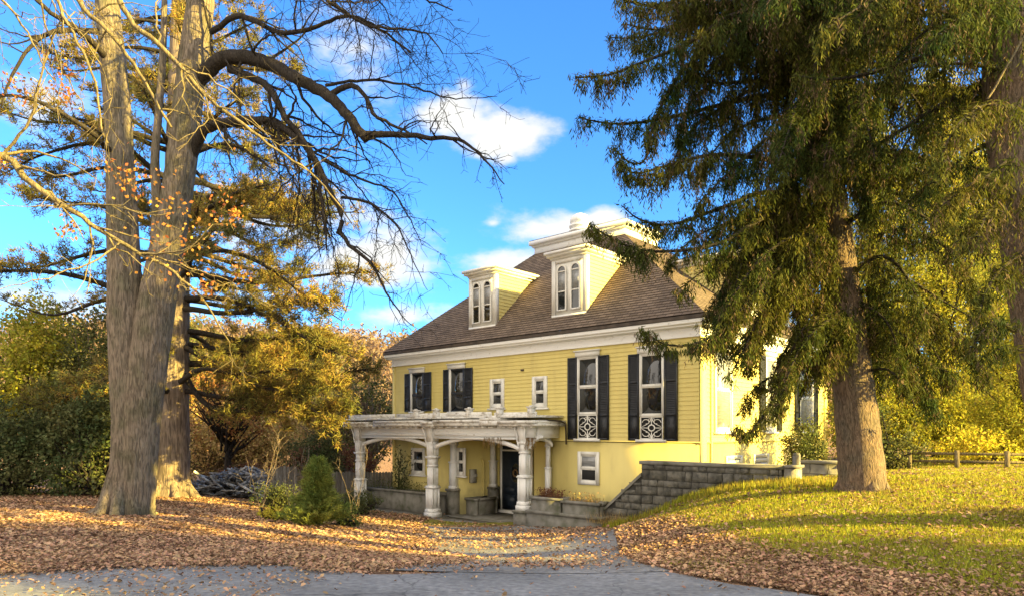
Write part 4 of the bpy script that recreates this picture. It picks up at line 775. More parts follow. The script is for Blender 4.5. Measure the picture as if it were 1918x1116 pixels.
def spruce(name, label, group, trunk, tr, extra, zr, nb, seed, matn, mb_, len_at, avoid=None, dens=1.0, fine=1.0, hang=.7, width=.6, roots=0, kindcat='tree', trunk_jit=.06, step=None):
    rng = np.random.default_rng(seed); tp = smooth_path(trunk, 7); rr = np.interp(np.linspace(0, 1, len(tp)), np.linspace(0, 1, len(tr)), tr)
    root = empty(name, tuple(trunk[0])); tag(root, label, kindcat, group); o0 = trunk[0]
    t = MB(); t.tube(tp-o0, rr, 22, True, trunk_jit, rng)
    for k in range(roots):
        a = 2*pi*k/roots+rng.random()*.5; r = rr[0]; d = np.array([cos(a), sin(a), 0]); t.tube([d*r*.45+[0,0,.75], d*r*.8+[0,0,.3], d*r*1.02+[0,0,.1], d*r*1.4+[0,0,-.15]], [.08, .12, .12, .06], 7)
    t.build('trunk', M[mb_], root, smooth=True)
    bm, fm, dm = MB(), MB(), MB()
    for e in extra:
        path = smooth_path(px_path(e[0]), 6)-o0; spruce_branch(bm, fm, dm, path, e[1] if len(e) > 1 else .05, rng, e[2] if len(e) > 2 else width, (e[3]*1.6 if len(e) > 3 else hang), dens*1.5, fine)
    zs = tp[:, 2]; k = 0; tries = 0
    while k < nb and tries < nb*6:
        tries += 1
        z = zr[0]+(zr[1]-zr[0])*rng.random()**.9; az = rng.random()*2*pi; l = len_at((z-zr[0])/(zr[1]-zr[0]))*(.75+.4*rng.random())
        if avoid and avoid(z, az, l): continue
        o = np.array([np.interp(z, zs, tp[:, c]) for c in range(3)]); pth = smooth_path(proc_branch(o, az, l, rng, .42, .26, .12), 3)-o0
        spruce_branch(bm, fm, dm, pth, .035+.006*l, rng, width, hang, dens, fine); k += 1
    bm.build('branches', M['bark_dark'], root); f = fm.build('crown', M[matn], root); dm.build('dead_twigs', M['deadtwig'], root); print(name, 'foliage faces', len(f.data.polygons)); return root

# big spruce by the house
gx, gy = 6.98, 13.6; gz = .38
trunk = [np.array([gx, gy, gz-.2]), P(1612, 860, 13.6), P(1600, 740, 13.6), P(1588, 640, 13.65), P(1572, 520, 13.7), P(1560, 420, 13.75), P(1535, 250, 13.8), P(1500, 0, 13.9), np.array([5.9, 14, 14.5]), np.array([5.8, 14.1, 20.])]
trr = [.47, .42, .39, .37, .35, .33, .30, .26, .14, .03]
B1 = [([(1520,60,13.6),(1440,20,12.8),(1370,30,12.4),(1290,80,12),(1200,118,11.8),(1140,140,11.7),(1078,146,11.6)], .07, .55, .62),
 ([(1500,-60,13.6),(1400,-60,12.6),(1300,-10,12.2),(1220,10,12),(1160,-2,11.9)], .06, .5, .55),
 ([(1535,200,13.6),(1440,110,13),(1330,95,12.6),(1260,160,12.3),(1222,240,12.1),(1208,300,12.0),(1180,305,12),(1150,278,12)], .06, .4, .62),
 ([(1540,330,13.6),(1440,300,12.8),(1340,290,12.4),(1250,310,12.1),(1190,325,12),(1160,305,11.9)], .06, .5, .7),
 ([(1555,410,13.6),(1450,360,12.8),(1350,390,12.4),(1260,420,12.2),(1200,412,12),(1166,386,12)], .06, .45, .5),
 ([(1560,430,13.6),(1480,390,13),(1410,420,12.5),(1350,455,12.2),(1270,470,12),(1200,468,11.8),(1150,448,11.8),(1108,424,11.7)], .06, .42, .52),
 ([(1565,520,13.6),(1500,480,12.8),(1420,540,12.2),(1370,600,12),(1310,640,11.8),(1250,645,11.7),(1202,618,11.7)], .05, .35, .42),
 ([(1585,690,13.5),(1545,668,13.2),(1500,660,13),(1470,700,12.8),(1440,760,12.6),(1405,810,12.5),(1380,800,12.4)], .04, .35, .38),
 ([(1570,520,13.5),(1500,500,13),(1440,560,12.5),(1400,640,12.3),(1370,700,12.2)], .04, .35, .45),
 ([(1490,330,13.5),(1496,500,13.2),(1497,600,13),(1495,670,12.9),(1450,720,12.8)], .04, .25, .3),
 ([(1560,420,13.5),(1460,380,13),(1400,470,12.6),(1370,560,12.4),(1340,640,12.4)], .04, .4, .55),
 ([(1565,480,13.5),(1500,430,13),(1450,520,12.8),(1420,620,12.7),(1400,690,12.6)], .04, .4, .5),
 ([(1600,640,13.6),(1680,620,13.2),(1740,680,13),(1790,700,12.9)], .035, .35, .4),
 ([(1590,560,13.6),(1680,520,13.2),(1760,560,13),(1830,600,12.9)], .04, .4, .5),
 ([(1570,430,13.6),(1660,380,13),(1760,420,12.6),(1850,430,12.4)], .05, .5, .6),
 ([(1560,350,13.6),(1640,290,12.4),(1720,320,11.8),(1800,380,11.6)], .05, .5, .6),
 ([(1600,620,13.6),(1540,560,13.3),(1470,560,13),(1420,620,12.8),(1400,690,12.7)], .035, .35, .5),
 ([(1590,560,13.6),(1530,500,13.6),(1470,520,13.8),(1430,580,14),(1400,650,14)], .035, .4, .55),
 ([(1575,500,13.6),(1500,430,13.9),(1420,440,14.2),(1360,520,14.4),(1340,600,14.4)], .04, .45, .6),
 ([(1600,640,13.6),(1560,640,14.4),(1520,680,14.8),(1500,740,15)], .03, .35, .45),
 ([(1590,520,13.6),(1650,480,13),(1700,520,12.7),(1730,600,12.6)], .04, .45, .6),
 ([(1600,600,13.6),(1670,580,14.2),(1740,640,14.6),(1780,720,14.8)], .035, .45, .6),
 ([(1610,680,13.6),(1680,680,14.2),(1730,740,14.5),(1760,780,14.6)], .03, .35, .45),
 ([(1580,480,13.6),(1680,430,14.2),(1780,470,14.6),(1840,560,14.8)], .04, .5, .7),
 ([(1560,430,13.6),(1500,400,13.9),(1440,430,14.1),(1390,520,14.2),(1370,600,14.2)], .04, .45, .75),
 ([(1575,520,13.6),(1530,480,13.0),(1480,500,12.7),(1450,580,12.6),(1440,640,12.6)], .035, .4, .65),
 ([(1585,600,13.6),(1530,600,14.3),(1480,640,14.6),(1440,720,14.7)], .03, .4, .55),
 ([(1500,300,13.6),(1440,400,13.4),(1400,500,13.3),(1375,560,13.3)], .04, .4, .7),
 ([(1555,380,13.6),(1470,380,14.6),(1390,430,15.2),(1330,500,15.4)], .04, .5, .8),
 ([(1570,450,13.6),(1500,440,12.6),(1430,480,12.2),(1370,560,12.0),(1345,620,12)], .04, .45, .75),
 ([(1585,580,13.6),(1540,590,12.9),(1500,620,12.6),(1470,690,12.5)], .03, .4, .6),
 ([(1590,620,13.6),(1560,650,12.9),(1535,700,12.8)], .025, .3, .4),
 ([(1600,560,13.6),(1660,600,12.9),(1690,680,12.8)], .03, .4, .5),
 ([(1600,600,13.6),(1700,560,13.3),(1790,620,13.0),(1850,700,12.9)], .035, .5, .7),
 ([(1530,120,13.6),(1540,60,12.4),(1530,100,11.6),(1520,200,11.3)], .05, .6, .8),
 ([(1545,240,13.6),(1580,160,12.2),(1590,200,11.4),(1600,290,11.1)], .05, .6, .8),
 ([(1550,260,13.6),(1530,200,12.2),(1520,260,11.6),(1515,340,11.4)], .05, .6, .8),
 ([(1555,300,13.6),(1590,260,12.6),(1610,330,12.2),(1625,400,12.1)], .05, .5, .7),
 ([(1520,60,13.6),(1580,20,12.4),(1640,60,11.6),(1690,160,11.3)], .05, .6, .9),
 ([(1535,180,13.6),(1620,120,12.8),(1700,170,12.4),(1760,260,12.2)], .05, .6, .9),
 ([(1560,400,13.6),(1490,400,13.2),(1410,440,12.8),(1340,490,12.5),(1275,540,12.4)], .04, .5, .8),
 ([(1555,360,13.6),(1470,360,13.4),(1380,410,13.3),(1310,440,13.2),(1250,490,13.2)], .04, .5, .7),
 ([(1565,440,13.6),(1500,460,13.7),(1430,520,13.8),(1380,580,13.8),(1350,660,13.8)], .035, .5, .8),
 ([(1590,600,13.6),(1550,600,12.6),(1500,650,12.3),(1470,720,12.2),(1455,770,12.2)], .03, .35, .5),
 ([(1610,700,13.6),(1660,690,13.0),(1700,730,12.8),(1720,780,12.8)], .025, .35, .5),
 ([(1600,620,13.6),(1660,620,14.6),(1720,690,15),(1750,760,15)], .03, .45, .7),
 ([(1600,560,13.6),(1680,600,14.4),(1700,680,14.6),(1690,740,14.6)], .03, .45, .7),
 ([(1590,640,13.6),(1540,660,14.6),(1480,690,15),(1420,720,15),(1390,760,15)], .03, .45, .6),
 ([(1585,560,13.6),(1500,560,14.8),(1420,600,15.4),(1370,660,15.5)], .035, .5, .8),
 ([(1575,480,13.6),(1480,470,15),(1400,500,15.6),(1340,560,15.7),(1320,600,15.7)], .035, .5, .8),
 ([(1530,150,13.6),(1450,150,13.8),(1370,190,13.9),(1290,250,13.9),(1250,330,13.8)], .05, .55, .6),
 ([(1535,230,13.6),(1450,220,14.4),(1370,250,15),(1300,330,15.3)], .05, .6, .6),
 ([(1525,100,13.6),(1430,60,13.4),(1350,110,13.2),(1300,180,13),(1270,260,12.9)], .05, .55, .6),
 ([(1510,20,13.6),(1420,-20,13.8),(1320,20,14),(1230,70,14),(1190,90,14)], .05, .55, .45),
 ([(1545,260,13.6),(1460,250,12.8),(1380,310,12.3),(1310,380,12)], .05, .5, .6),
 ([(1560,400,13.6),(1480,350,13.8),(1400,400,14),(1330,440,14)], .05, .5, .5),
 ([(1550,300,13.6),(1500,200,12),(1480,240,11),(1450,330,10.6)], .05, .6, .7),
 ([(1550,300,13.6),(1600,180,12),(1620,220,11),(1640,300,10.6)], .05, .6, .7),
 ([(1555,330,13.6),(1560,250,12),(1550,270,11.2),(1540,340,10.9)], .05, .6, .6)]
def avoid(z, az, l):
    c = math.cos(az)                         # -1 = towards the camera
    if z < 5.8: return True
    if c < -.3 and z < 7.8: return True
    if c > .35 and z < 12: return True
    if l > 3.5 and sin(az) < -.3 and z < 8.2: return True
    return False
spruce('spruce_tree', 'tall weeping spruce with rugged trunk standing on the lawn right of the house', 'weeping spruces', trunk, trr, B1, (5.8, 19.5), 150, 11, 'spruce_needles', 'bark_spruce', lambda t: 4.3*(1-t)**.6+.5, avoid, 1.15, 1.25, 1.25, .7, roots=7)

# near spruce at the right edge
tb = P(2030, 1116, 9.3); tb[2] = h1(tb[0], tb[1])
trunk = [tb-[0,0,.2], P(2005, 860, 9.4), P(1970, 650, 9.5), P(1936, 450, 9.5), P(1908, 250, 9.6), P(1886, 0, 9.6), np.array([6.7, 9.7, 10.]), np.array([6.6, 9.8, 16.])]
B2 = [([(1895,160,9.5),(1800,180,10.2),(1720,240,10.6),(1660,330,10.8)], .03, .45, .5),
 ([(1880,20,9.5),(1800,20,9.8),(1720,70,10),(1650,140,10.2)], .03, .5, .5),
 ([(1900,260,9.5),(1830,280,10),(1760,330,10.3),(1700,380,10.5)], .03, .4, .45),
 ([(1930,470,9.5),(1880,500,9),(1850,540,8.8),(1830,600,8.7)], .03, .3, .35),
([(1900,620,9.4),(1870,600,8.9),(1840,620,8.6),(1820,650,8.5)], .03, .3, .3),
 ([(1905,660,9.4),(1880,650,8.8),(1850,665,8.6)], .02, .25, .25),
 ([(1890,130,9.4),(1800,120,9.2),(1720,125,9.3),(1660,150,9.5)], .03, .35, .35),
 ([(1890,200,9.4),(1840,200,8.8),(1790,240,8.5),(1760,300,8.4)], .03, .4, .5),
 ([(1890,300,9.4),(1850,330,9),(1810,350,8.8),(1760,390,8.8)], .03, .4, .5),
 ([(1890,360,9.4),(1850,400,8.7),(1830,440,8.5),(1800,450,8.4)], .03, .4, .5),
 ([(1890,40,9.4),(1850,10,8.6),(1800,30,8.2),(1740,80,8.0)], .03, .45, .6),
 ([(1890,-40,9.4),(1800,-60,8.8),(1700,-30,8.4),(1600,20,8.2),(1540,60,8.1)], .04, .5, .6),
 ([(1885,-80,9.4),(1780,-90,9),(1660,-60,8.8),(1500,-40,8.6),(1430,10,8.5)], .04, .5, .6)]
NEAR = spruce('spruce_tree', 'near weeping spruce at the right edge, only its upper trunk and fronds showing', 'weeping spruces', trunk, [.55, .44, .41, .39, .38, .36, .25, .05], B2, (4.9, 15), 44, 12, 'spruce_needles', 'bark_spruce', lambda t: 2.9*(1-t)**.7+.3, lambda z, az, l: z < 4.5 or (cos(az) > .2 and z < 6.0) or (sin(az) < -.2 and l > 2 and z < 6.5), 1.15, 1.05, 1.0, .5, roots=5)

# sunlit golden spruces and hemlocks beyond the lawn
def conifer(name, label, group, x, y, h, rad, seed, matn, zlow=.6, n=60, fine=1.7, dens=.5, hang=1.0):
    z = h1(x, y); rng = np.random.default_rng(seed)
    return spruce(name, label, group, [np.array([x, y, z-.2]), np.array([x+.1, y, z+h*.4]), np.array([x, y+.1, z+h])], [.032*h*.6, .02*h*.6, .02], [], (z+zlow, z+h*.98), n, seed, matn, 'bark_spruce', lambda t: rad*(1-t)**.75+.25, None, dens, fine, hang, .75)
# leafy shrubs and background trees
def clump_tree(name, label, cat, x, y, ell, n_cl, leaves, cr, leaf, matn, seed, trunkh=0, tr=.15, group=None, up=0, z0=None, bmat='bark_dark', twigs=40, elong=1.6):
    rng = np.random.default_rng(seed); z = h1(x, y) if z0 is None else z0; root = empty(name, (x, y, z)); tag(root, label, cat, group); fm = MB(); bm = MB()
    cs = []
    for (ex, ey, ez, rx, ry, rz), sh in zip(ell, np.array([e[3]*e[5] for e in ell])/sum(e[3]*e[5] for e in ell)):
        k = max(3, int(n_cl*sh)); d = rand_dirs(rng, k); r = rng.random(k)**.38; cs.append(np.stack([ex+d[:, 0]*r*rx, ey+d[:, 1]*r*ry, ez+d[:, 2]*r*rz], 1))
    cs = np.concatenate(cs); cs[:, 2] = np.maximum(cs[:, 2], .1)
    b = np.repeat(cs, leaves, 0); sc = np.repeat(cr*(.5+rng.random(len(cs))), leaves)[:, None]; b = b+rng.normal(size=b.shape)*sc*.55; d = rand_dirs(rng, len(b)); d[:, 2] += up; d /= np.linalg.norm(d, axis=1)[:, None]
    blades(fm, b, d, leaf*(.6+.8*rng.random(len(b))), leaf/elong*.5, rng, True)
    if trunkh: bm.tube([(0,0,-.3),(.05,0,trunkh*.5),(0,.1,trunkh)], [tr, tr*.8, tr*.3], 8)
    for k in range(twigs):
        c = cs[rng.integers(len(cs))]; b0 = np.array([0, 0, max(.1, min(trunkh*.9, c[2]*.5))]); bm.tube([b0+rng.normal(size=3)*[.15,.15,.0], (b0+c)/2+rng.normal(size=3)*.15, c], [tr*.3, tr*.2, .01], 4, cap=False)
    if twigs or trunkh: bm.build('stems', M[bmat], root)
    fm.build('crown', M[matn], root); return root
# left background: dark hedge shrubs, olive trees
G1 = 'big shrubs along the left edge'
clump_tree('evergreen_shrub', 'dark green shrub at the far left edge, lowest and broadest of the hedge', 'shrub', -17.6, 24, [(0,0,1.6,2.6,1.6,1.9)], 230, 60, .33, .13, 'darkleaf', 31, group=G1)
clump_tree('evergreen_shrub', 'dark green shrub directly left of the big maple trunk', 'shrub', -14.4, 23.6, [(0,0,1.5,1.9,1.5,1.8),(.2,0,2.8,1.3,1.2,1.0)], 200, 60, .33, .13, 'darkleaf', 32, group=G1)
clump_tree('olive_tree', 'yellow-olive leafy tree rising behind the dark shrubs at the far left', 'tree', -19.8, 27.5, [(0,0,4.2,2.8,2,3.0),(1.0,0,6.0,1.6,1.5,1.6)], 330, 55, .4, .15, 'gold_needles', 33, 3, .2)
clump_tree('olive_tree', 'olive brown thinning tree behind the shrub left of the maple trunk', 'tree', -16.3, 27.0, [(0,0,3.8,2.3,2,2.6),(.3,0,5.8,1.6,1.5,1.5)], 210, 50, .42, .14, 'olive', 34, 3, .2, bmat='bark_pine', twigs=90)
clump_tree('oak_tree', 'brown-leaved tree low behind the maple and pine trunks', 'tree', -14.2, 34, [(0,0,4.2,3.0,2,2.2)], 90, 45, .45, .16, 'brownleaf', 35, 3, .2, twigs=70)
clump_tree('oak_tree', 'russet tree with a few leaves between the pine and the left wall of the house', 'tree', -9.0, 36, [(0,0,3.6,2.4,2,2.8)], 110, 35, .45, .15, 'straw', 36, 3, .2, bmat='bark_pine', twigs=150)
clump_tree('oak_tree', 'pale green thinning tree touching the left corner of the house', 'tree', -7.2, 34, [(0,0,4.0,1.6,1.5,2.6)], 110, 40, .4, .14, 'olive', 37, 3, .16, bmat='bark_pine', twigs=120)
clump_tree('bayberry_shrub', 'dark shrub with bluish crown on the bank above the brush pile', 'shrub', -9.3, 31.2, [(0,0,1.3,1.5,1,1.3)], 100, 50, .3, .12, 'darkleaf', 38, twigs=20)
clump_tree('barberry_shrub', 'long rusty red shrub along the bank left of the grey fence', 'shrub', -8.0, 30.4, [(0,0,1.6,2.0,.8,.9),(-3.6,.2,.8,2.4,.8,.8)], 190, 50, .25, .10, 'rust', 39, twigs=40)
clump_tree('yew_shrub', 'dark upright yew between the brush pile and the porch column', 'shrub', -8.2, 29.2, [(.2,0,1.7,.75,.7,1.9)], 120, 50, .26, .10, 'darkleaf', 40, twigs=10)
clump_tree('golden_shrub', 'golden sunlit shrub glowing above the grey fence beside the porch', 'shrub', -8.9, 37.5, [(0,0,1.6,1.5,1,1.3)], 90, 40, .35, .13, 'yellowleaf', 41, twigs=20, z0=-1.2)
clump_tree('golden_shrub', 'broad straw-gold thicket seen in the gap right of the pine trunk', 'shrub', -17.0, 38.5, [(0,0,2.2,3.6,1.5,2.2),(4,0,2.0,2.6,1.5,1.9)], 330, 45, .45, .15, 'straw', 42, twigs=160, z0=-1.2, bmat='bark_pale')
clump_tree('laurel_shrub', 'round dark green shrub between the house and the spruce trunk', 'shrub', 8.7, 20.2, [(0,0,.75,.7,.6,.85)], 90, 50, .18, .08, 'olive', 43, twigs=10)
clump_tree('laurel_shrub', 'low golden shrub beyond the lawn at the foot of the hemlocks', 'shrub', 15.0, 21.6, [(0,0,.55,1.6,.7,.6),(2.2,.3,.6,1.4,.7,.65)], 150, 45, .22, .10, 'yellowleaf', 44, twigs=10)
clump_tree('laurel_shrub', 'brown and green undergrowth just right of the spruce trunk', 'shrub', 11.4, 20.8, [(0,0,.6,1.3,.7,.7),(-.6,.4,1.3,.9,.6,.9)], 130, 45, .25, .10, 'olive', 45, twigs=30)
mb = MB(); rng = np.random.default_rng(13)
for lst in ([(1960,10,9.0),(1918,70,8.8),(1895,110,8.7),(1880,135,8.7),(1864,165,8.7),(1850,186,8.7)], [(1850,225,8.7),(1832,200,8.7),(1822,210,8.7),(1828,240,8.7),(1846,262,8.7)], [(1822,210,8.7),(1830,235,8.7),(1824,272,8.7)]): mb.tube(smooth_path(px_path(lst)-trunk[0], 5), .014, 5)
mb.build('dead_branch', M['bark_pale'], NEAR)
# sunlit golden conifers beyond the lawn
GG = 'golden conifers beyond the lawn'
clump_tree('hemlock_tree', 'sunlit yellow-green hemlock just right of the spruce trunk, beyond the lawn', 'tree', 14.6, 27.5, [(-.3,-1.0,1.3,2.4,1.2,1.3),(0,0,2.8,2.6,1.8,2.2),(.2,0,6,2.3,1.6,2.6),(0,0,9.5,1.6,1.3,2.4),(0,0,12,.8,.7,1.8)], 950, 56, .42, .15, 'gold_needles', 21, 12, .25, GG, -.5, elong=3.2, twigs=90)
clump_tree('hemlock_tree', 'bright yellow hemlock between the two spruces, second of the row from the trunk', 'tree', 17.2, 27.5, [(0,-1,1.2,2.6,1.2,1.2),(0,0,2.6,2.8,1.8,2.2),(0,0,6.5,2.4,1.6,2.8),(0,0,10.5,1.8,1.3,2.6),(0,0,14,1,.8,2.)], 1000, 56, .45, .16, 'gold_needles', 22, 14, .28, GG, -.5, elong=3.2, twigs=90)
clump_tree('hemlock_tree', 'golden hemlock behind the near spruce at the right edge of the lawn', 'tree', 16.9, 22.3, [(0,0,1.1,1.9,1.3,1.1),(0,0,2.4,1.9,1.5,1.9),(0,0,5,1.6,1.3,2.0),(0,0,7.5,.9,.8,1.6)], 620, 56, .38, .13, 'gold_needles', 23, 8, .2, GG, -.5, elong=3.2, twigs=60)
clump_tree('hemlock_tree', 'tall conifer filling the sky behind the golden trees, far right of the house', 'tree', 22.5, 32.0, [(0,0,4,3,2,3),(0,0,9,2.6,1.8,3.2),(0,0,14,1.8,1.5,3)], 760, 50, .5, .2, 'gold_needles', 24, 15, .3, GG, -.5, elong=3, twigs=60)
clump_tree('fir_tree', 'yellow-green conifer top showing over the brown roof left of the roof parapet', 'tree', .35, 45, [(0,0,12.2,1.5,1,1.6),(-.9,0,11.6,.7,.7,.9),(0,0,6,2.5,2,5)], 240, 45, .32, .13, 'gold_needles', 25, 13, .25, None, .3, elong=3)
clump_tree('cedar_tree', 'golden-green cedar low behind the pine, left of the brush pile', 'tree', -15.0, 40, [(0,0,3.0,2.4,2,2.8),(.5,0,6.0,1.5,1.3,2.4)], 420, 50, .45, .17, 'gold_needles', 27, 7, .2, 'mixed evergreens behind the pine', 0, elong=3)
clump_tree('cedar_tree', 'dark green cedar behind the fence between the pine trunk and the house', 'tree', -11.6, 42, [(0,0,3.2,2.0,2,3.0),(0,0,7,1.3,1.2,2.2)], 380, 50, .42, .17, 'olive', 28, 7, .2, 'mixed evergreens behind the pine', 0, elong=3)
clump_tree('cedar_tree', 'olive cedar just right of the pine trunk seen through its lower branches', 'tree', -19.5, 41, [(0,0,3.5,3.0,2,3.3),(0,0,7.5,1.8,1.5,2.6)], 480, 50, .45, .17, 'olive', 29, 7, .2, 'mixed evergreens behind the pine', 0, elong=3)
clump_tree('fir_tree', 'slender dark conifer standing behind the far right corner of the yellow house', 'tree', 14.0, 33.0, [(0,0,3,1.1,1,2.6),(0,0,6.5,.7,.7,2)], 150, 45, .32, .14, 'olive', 26, 8, .15, None, -.3, elong=3)
# far wood on the hill
def far_wood():
    rng = np.random.default_rng(50); mb = MB(); tb = MB(); n = 900
    y = 92+170*rng.random(n)**1.1; x = (rng.random(n)*1.15-.95)*y*.78; z = hz_far(x, y)
    for i in range(n):
        h = 5+4*rng.random(); s = 1+y[i]/170
        tb.tube([(x[i], y[i], z[i]-1), (x[i]+rng.normal()*.4, y[i], z[i]+h*.8)], [.16*s, .03], 4, cap=False)
        k = 46; c = np.array([x[i], y[i], z[i]+h*.62]); b = c+rng.normal(size=(k, 3))*[1.5, 1.5, h*.22]; d = rand_dirs(rng, k); blades(mb, b, d, .75*s, .13*s, rng, True)
    m = foliage_mat('far_autumn_wood', (.20, .125, .08), (.17, .13, .095), .3, .4, .02); tag(mb.build('distant_wood', m), kind='stuff'); tag(tb.build('distant_tree_stems', M['bark_pine']), kind='stuff')
far_wood()

# --- bare maple ---
def twig_tree(mb, path, r0, rng, lvl=0, maxl=3, spacing=.5, ratio=.5, droop=.15, up=.0, r_end=.3):
    p, t = resample(smooth_path(path, 5) if len(path) > 2 else path, .14); jit = rng.normal(size=p.shape)*.018*(1 if lvl else .6); jit[0] = 0; p = p+jit
    r = r0*(1-t*(1-r_end)); mb.tube(p, np.maximum(r, .0035), 9 if r0 > .1 else 6 if r0 > .04 else 4 if lvl < 2 else 3, cap=lvl < 2)
    if lvl >= maxl: return
    L = np.linalg.norm(p[-1]-p[0])+.01; n = max(2, int(len(p)*.14/spacing)); 
    for k in range(n):
        a = rng.integers(int(len(p)*.12), len(p)); tg = p[min(a+1, len(p)-1)]-p[a-1]; tg /= np.linalg.norm(tg)+1e-9
        d = tg*.75+rand_dirs(rng, 1)[0]*.85; d[2] += up; d /= np.linalg.norm(d)
        l = min(L*ratio, 2.6)*(.45+.75*rng.random())*(1-.4*t[a]); m = 5; s = np.linspace(0, 1, m)[:, None]
        side = rand_dirs(rng, 1)[0]*.22*l; q = p[a]+d*l*s+side*np.sin(s*pi)*.7; q[:, 2] -= droop*l*s[:, 0]**2
        twig_tree(mb, q, max(min(r[a]*.5, .008+.016*l), .005), rng, lvl+1, maxl, spacing*.55, ratio, droop, up, .25)
D = 16.4
base = np.array([-9.28, 16.4, -.5])
mroot = empty('maple_tree', tuple(base)); tag(mroot, 'huge bare forked maple with ridged trunk and arching dark limbs, in front at left', 'tree')
rng = np.random.default_rng(60)
def trunk_mesh(spec, n=70, jit=.055):
    mb = MB()
    for lst, rp in spec:
        p0 = smooth_path(px_path(lst, D), 6)-base; r0 = np.interp(np.linspace(0, 1, len(p0)), np.linspace(0, 1, len(rp)), rp)*D/F; tt = np.linspace(0, 1, 110); t0 = np.linspace(0, 1, len(p0)); p = np.stack([np.interp(tt, t0, p0[:, c]) for c in range(3)], 1); rr = np.interp(tt, t0, r0); mb.tube(p, rr, n, True, 0, rng, jit)
    for k in range(9):
        a = 2*pi*k/9; d = np.array([cos(a), sin(a), 0]); c = np.array([0, 0, 0]); l = .7+.5*rng.random(); mb.tube([d*.2+[0,0,1.4], d*.36+[0,0,.6], d*.52+[0,0,.18], d*.8*l+[0,0,-.02], d*1.25*l+[0,0,-.16]], [.10, .17, .16, .10, .04], 8)
    return mb
tm = trunk_mesh([([(240,975),(243,900),(244,800),(240,700),(236,600),(233,500),(228,380),(222,250),(212,120),(201,0),(195,-160)], [40,34,31,31,31,28,25,23,22,20,14]),
                 ([(252,975),(256,900),(262,800),(274,700),(288,600),(302,520),(322,420),(340,300),(356,160),(376,0),(392,-180)], [32,33,33,34,33,30,27,26,25,23,14]),
                 ([(296,470),(295,380),(290,300),(298,200),(305,100),(308,0)], [14,10,7.5,6.5,6,5])])
tm.build('trunk', M['bark_maple'], mroot, smooth=True)
def limbs(root, base, specs, matn, rng, name='limb'):
    for lst, r, kw in specs:
        mb = MB(); path = px_path(lst)-base; twig_tree(mb, path, r, rng, 0, **kw); o = mb.build(name, M[matn], root, smooth=True)
K = dict(maxl=3, spacing=.42, ratio=.42, droop=.12)
specs = [([(372,150,16.4),(425,108,16),(500,118,15.6),(560,150,15.2),(612,178,15),(650,215,14.8),(672,245,14.7),(688,262,14.7)], .18, dict(maxl=3, spacing=.33, ratio=.42, droop=.15, r_end=.55)),
 ([(684,252,14.7),(740,252,14.6),(800,258,14.5),(860,262,14.4),(900,290,14.3),(945,345,14.2)], .075, dict(maxl=3, spacing=.30, ratio=.45, droop=.05, r_end=.15)),
 ([(615,180,15),(660,160,14.8),(690,190,14.7),(706,220,14.6),(760,245,14.6),(800,270,14.5)], .07, dict(maxl=3, spacing=.3, ratio=.5, droop=.05, r_end=.2)),
 ([(610,160,15),(680,150,14.8),(760,160,14.6),(850,185,14.4),(930,180,14.3)], .04, dict(maxl=3, spacing=.35, ratio=.4, droop=-.05, r_end=.15)),
 ([(360,290,16.4),(385,242,16.1),(440,228,15.8),(505,228,15.5),(550,255,15.2),(585,290,15),(604,330,14.9),(622,365,14.8),(640,400,14.8),(634,440,14.8)], .13, dict(maxl=3, spacing=.3, ratio=.42, droop=.3, r_end=.35)),
 ([(604,300,15),(660,330,14.8),(705,345,14.6),(745,370,14.6),(790,460,14.5)], .035, dict(maxl=3, spacing=.3, ratio=.5, droop=.2, r_end=.2)),
 ([(430,130,16),(500,160,15.6),(530,215,15.3),(560,250,15.1),(590,300,14.9),(600,360,14.8),(608,420,14.7),(612,470,14.7)], .10, dict(maxl=3, spacing=.34, ratio=.42, droop=.35, r_end=.2)),
 ([(640,370,14.9),(690,380,14.7),(740,420,14.6),(770,480,14.5),(800,545,14.4)], .035, dict(maxl=3, spacing=.3, ratio=.45, droop=.25, r_end=.15)),
 ([(634,430,14.8),(655,460,14.7),(700,500,14.6),(730,560,14.5),(770,610,14.5)], .05, dict(maxl=3, spacing=.3, ratio=.45, droop=.25, r_end=.15)),
 ([(395,60,16),(450,30,15.6),(520,60,15.3),(580,55,15),(650,30,14.8),(720,60,14.6),(770,100,14.5)], .07, K),
 ([(390,-20,16),(470,-60,15),(570,-30,14.6),(640,20,14.5),(700,50,14.4),(790,60,14.3),(830,100,14.2)], .08, dict(maxl=3, spacing=.33, ratio=.422, droop=.1, r_end=.15)),
 ([(390,-60,16),(500,-120,15),(620,-80,14.6),(720,-30,14.4),(800,0,14.3),(850,20,14.2)], .08, dict(maxl=3, spacing=.33, ratio=.422, droop=.1, r_end=.15)),
 ([(210,120,16.4),(150,60,15.5),(90,20,15),(30,-40,14.6)], .09, K),
 ([(225,300,16.4),(160,240,15.5),(90,200,15),(30,180,14.6),(-40,190,14.3)], .07, K),
 ([(205,60,16.4),(100,60,15.6),(40,110,15.2),(0,200,15)], .07, K)]
limbs(mroot, base, specs, 'bark_dark', rng)
